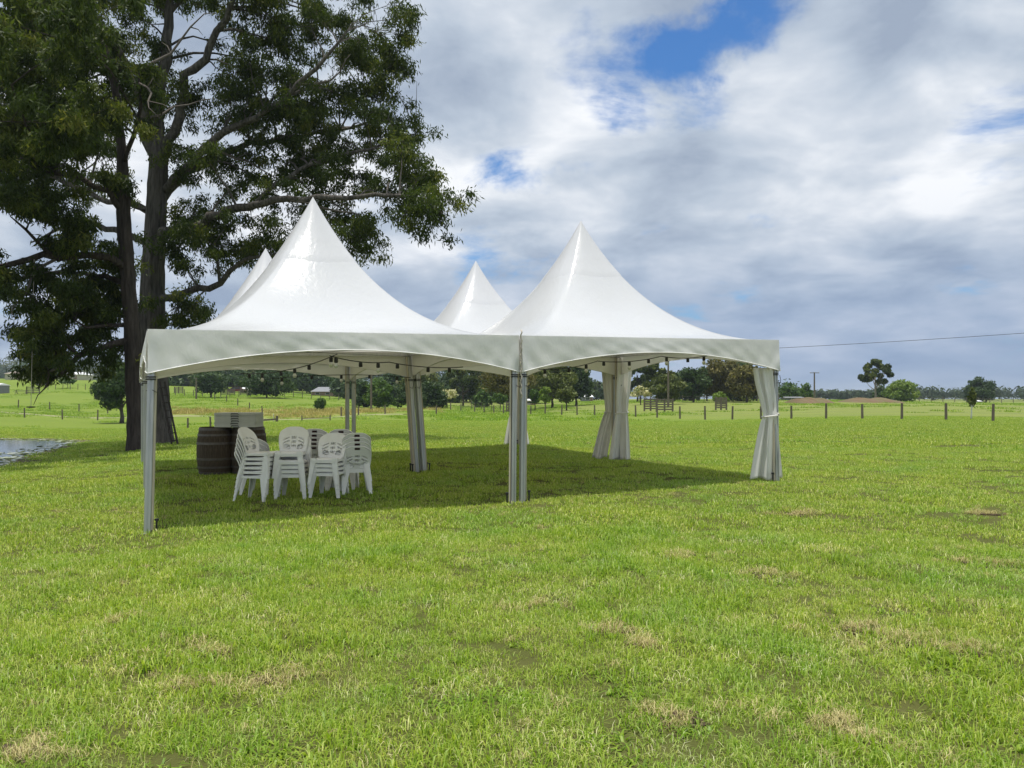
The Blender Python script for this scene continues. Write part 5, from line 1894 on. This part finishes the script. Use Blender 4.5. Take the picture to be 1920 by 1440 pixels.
house('farm_shed', 'tiny white roofed shelter at the foot of the dark domed tree', 1832, 757, 190, 9, 3, 2, 'roofwhite', 'whitepaint', 2, 0, .1, 'shed')


def car(px, py, d, label):
    x, y, _ = W(px, py, d)
    root = empty('parked_car', (x, y, T(x, y)), .15); tag(root, label, 'car')
    prof = [(-2.1, .35), (2.1, .35), (2.15, .8), (1.3, .95), (.75, 1.45), (-1.0, 1.5), (-1.7, .98), (-2.15, .9)]
    mb = MB(); mb.prism(prof, -.85, .85)
    mb.v = [(a, c_, b_) for a, b_, c_ in mb.v]
    mb.build('body', M['red'], root)
    mb = MB(); mb.prism([(1.15, .98), (.68, 1.40), (-.95, 1.44), (-1.5, .99)], -.865, .865); mb.v = [(a, c_, b_) for a, b_, c_ in mb.v]
    mb.build('window', M['glass'], root)
    for wx in (-1.35, 1.35):
        for wy in (-.8, .8):
            mb = MB(); mb.lathe([(.1, -.1), (.34, -.1), (.34, .1), (.1, .1)], 14); mb.v = [(a + wx, c_ + wy, b_ + .33) for a, b_, c_ in mb.v]
            mb.build('wheel', M['tyre'], root)
    for wy in (-.6, .6):
        MB().box((2.13, wy, .72), (.08, .3, .16)).build('headlight', M['whitepaint'], root)


car(445, 732, 208, 'dark red car parked beside the small white shed')


def picnic(px, py, d, label):
    x, y, _ = W(px, py, d)
    root = empty('picnic_table', (x, y, T(x, y)), .1); tag(root, label, 'table')
    MB().box((0, 0, .75), (2.6, .8, .07)).build('table_top', M['post'], root)
    for s_ in (-1, 1):
        MB().box((0, s_ * .7, .45), (2.6, .28, .06)).build('bench', M['post'], root)
        mb = MB(); mb.beam((s_ * 1.0, -.6, 0), (s_ * 1.0, .2, .72), .08); mb.beam((s_ * 1.0, .6, 0), (s_ * 1.0, -.2, .72), .08)
        mb.build('leg', M['post'], root)


picnic(40, 733, 172, 'brown picnic table on the hillside paddock')


# banks of bare earth on the right
def bank(px, d, wpx, hm, label, seed):
    x, y, _ = W(px, 760, d)
    wd = wpx / FPX * d
    nx, ny = 40, 14
    r2 = random.Random(seed)
    vs, fs = [], []
    z0 = T(x, y)
    for j in range(ny + 1):
        for i in range(nx + 1):
            u_, v_ = -1 + 2 * i / nx, -1 + 2 * j / ny
            h_ = max(0, 1 - u_ ** 4) * max(0, 1 - v_ * v_) ** .8 * hm * (1 + .15 * math.sin(u_ * 9 + seed) + .1 * math.sin(u_ * 23 + v_ * 5))
            wx, wy = x + u_ * wd / 2, y + v_ * 5
            vs.append((wx - x, wy - y, T(wx, wy) - z0 + h_ - .08))
    for j in range(ny):
        for i in range(nx):
            a = j * (nx + 1) + i
            fs.append((a, a + 1, a + nx + 2, a + nx + 1))
    mb = MB(); mb.add(vs, fs)
    o_ = mb.build('dirt_bank', M['dirt'], None, True)
    o_.location = (x, y, z0)
    tag(o_, label, 'bank')


bank(1517, 130, 70, .85, 'long bank of bare brown earth near the distant power pole', 2)
bank(1632, 140, 108, .8, 'bank of bare earth below the lone pale gum', 5)


# ------------------------------------------------------------------ the air: thin even haze over the whole country
hz_m = bpy.data.materials.new('thin_haze'); hz_m.use_nodes = True
t = NT(hz_m.node_tree); t.n.clear()
pv_ = t.node('ShaderNodeVolumePrincipled')
pv_.inputs['Color'].default_value = (.72, .82, .95, 1)
pv_.inputs['Density'].default_value = .00022
pv_.inputs['Anisotropy'].default_value = .2
t.l.new(pv_.outputs[0], t.node('ShaderNodeOutputMaterial').inputs['Volume'])
tag(MB().box((0, 0, 29), (13200, 13200, 66)).build('haze', hz_m), 'thin pale haze in the air over the fields', 'haze', kind='stuff')
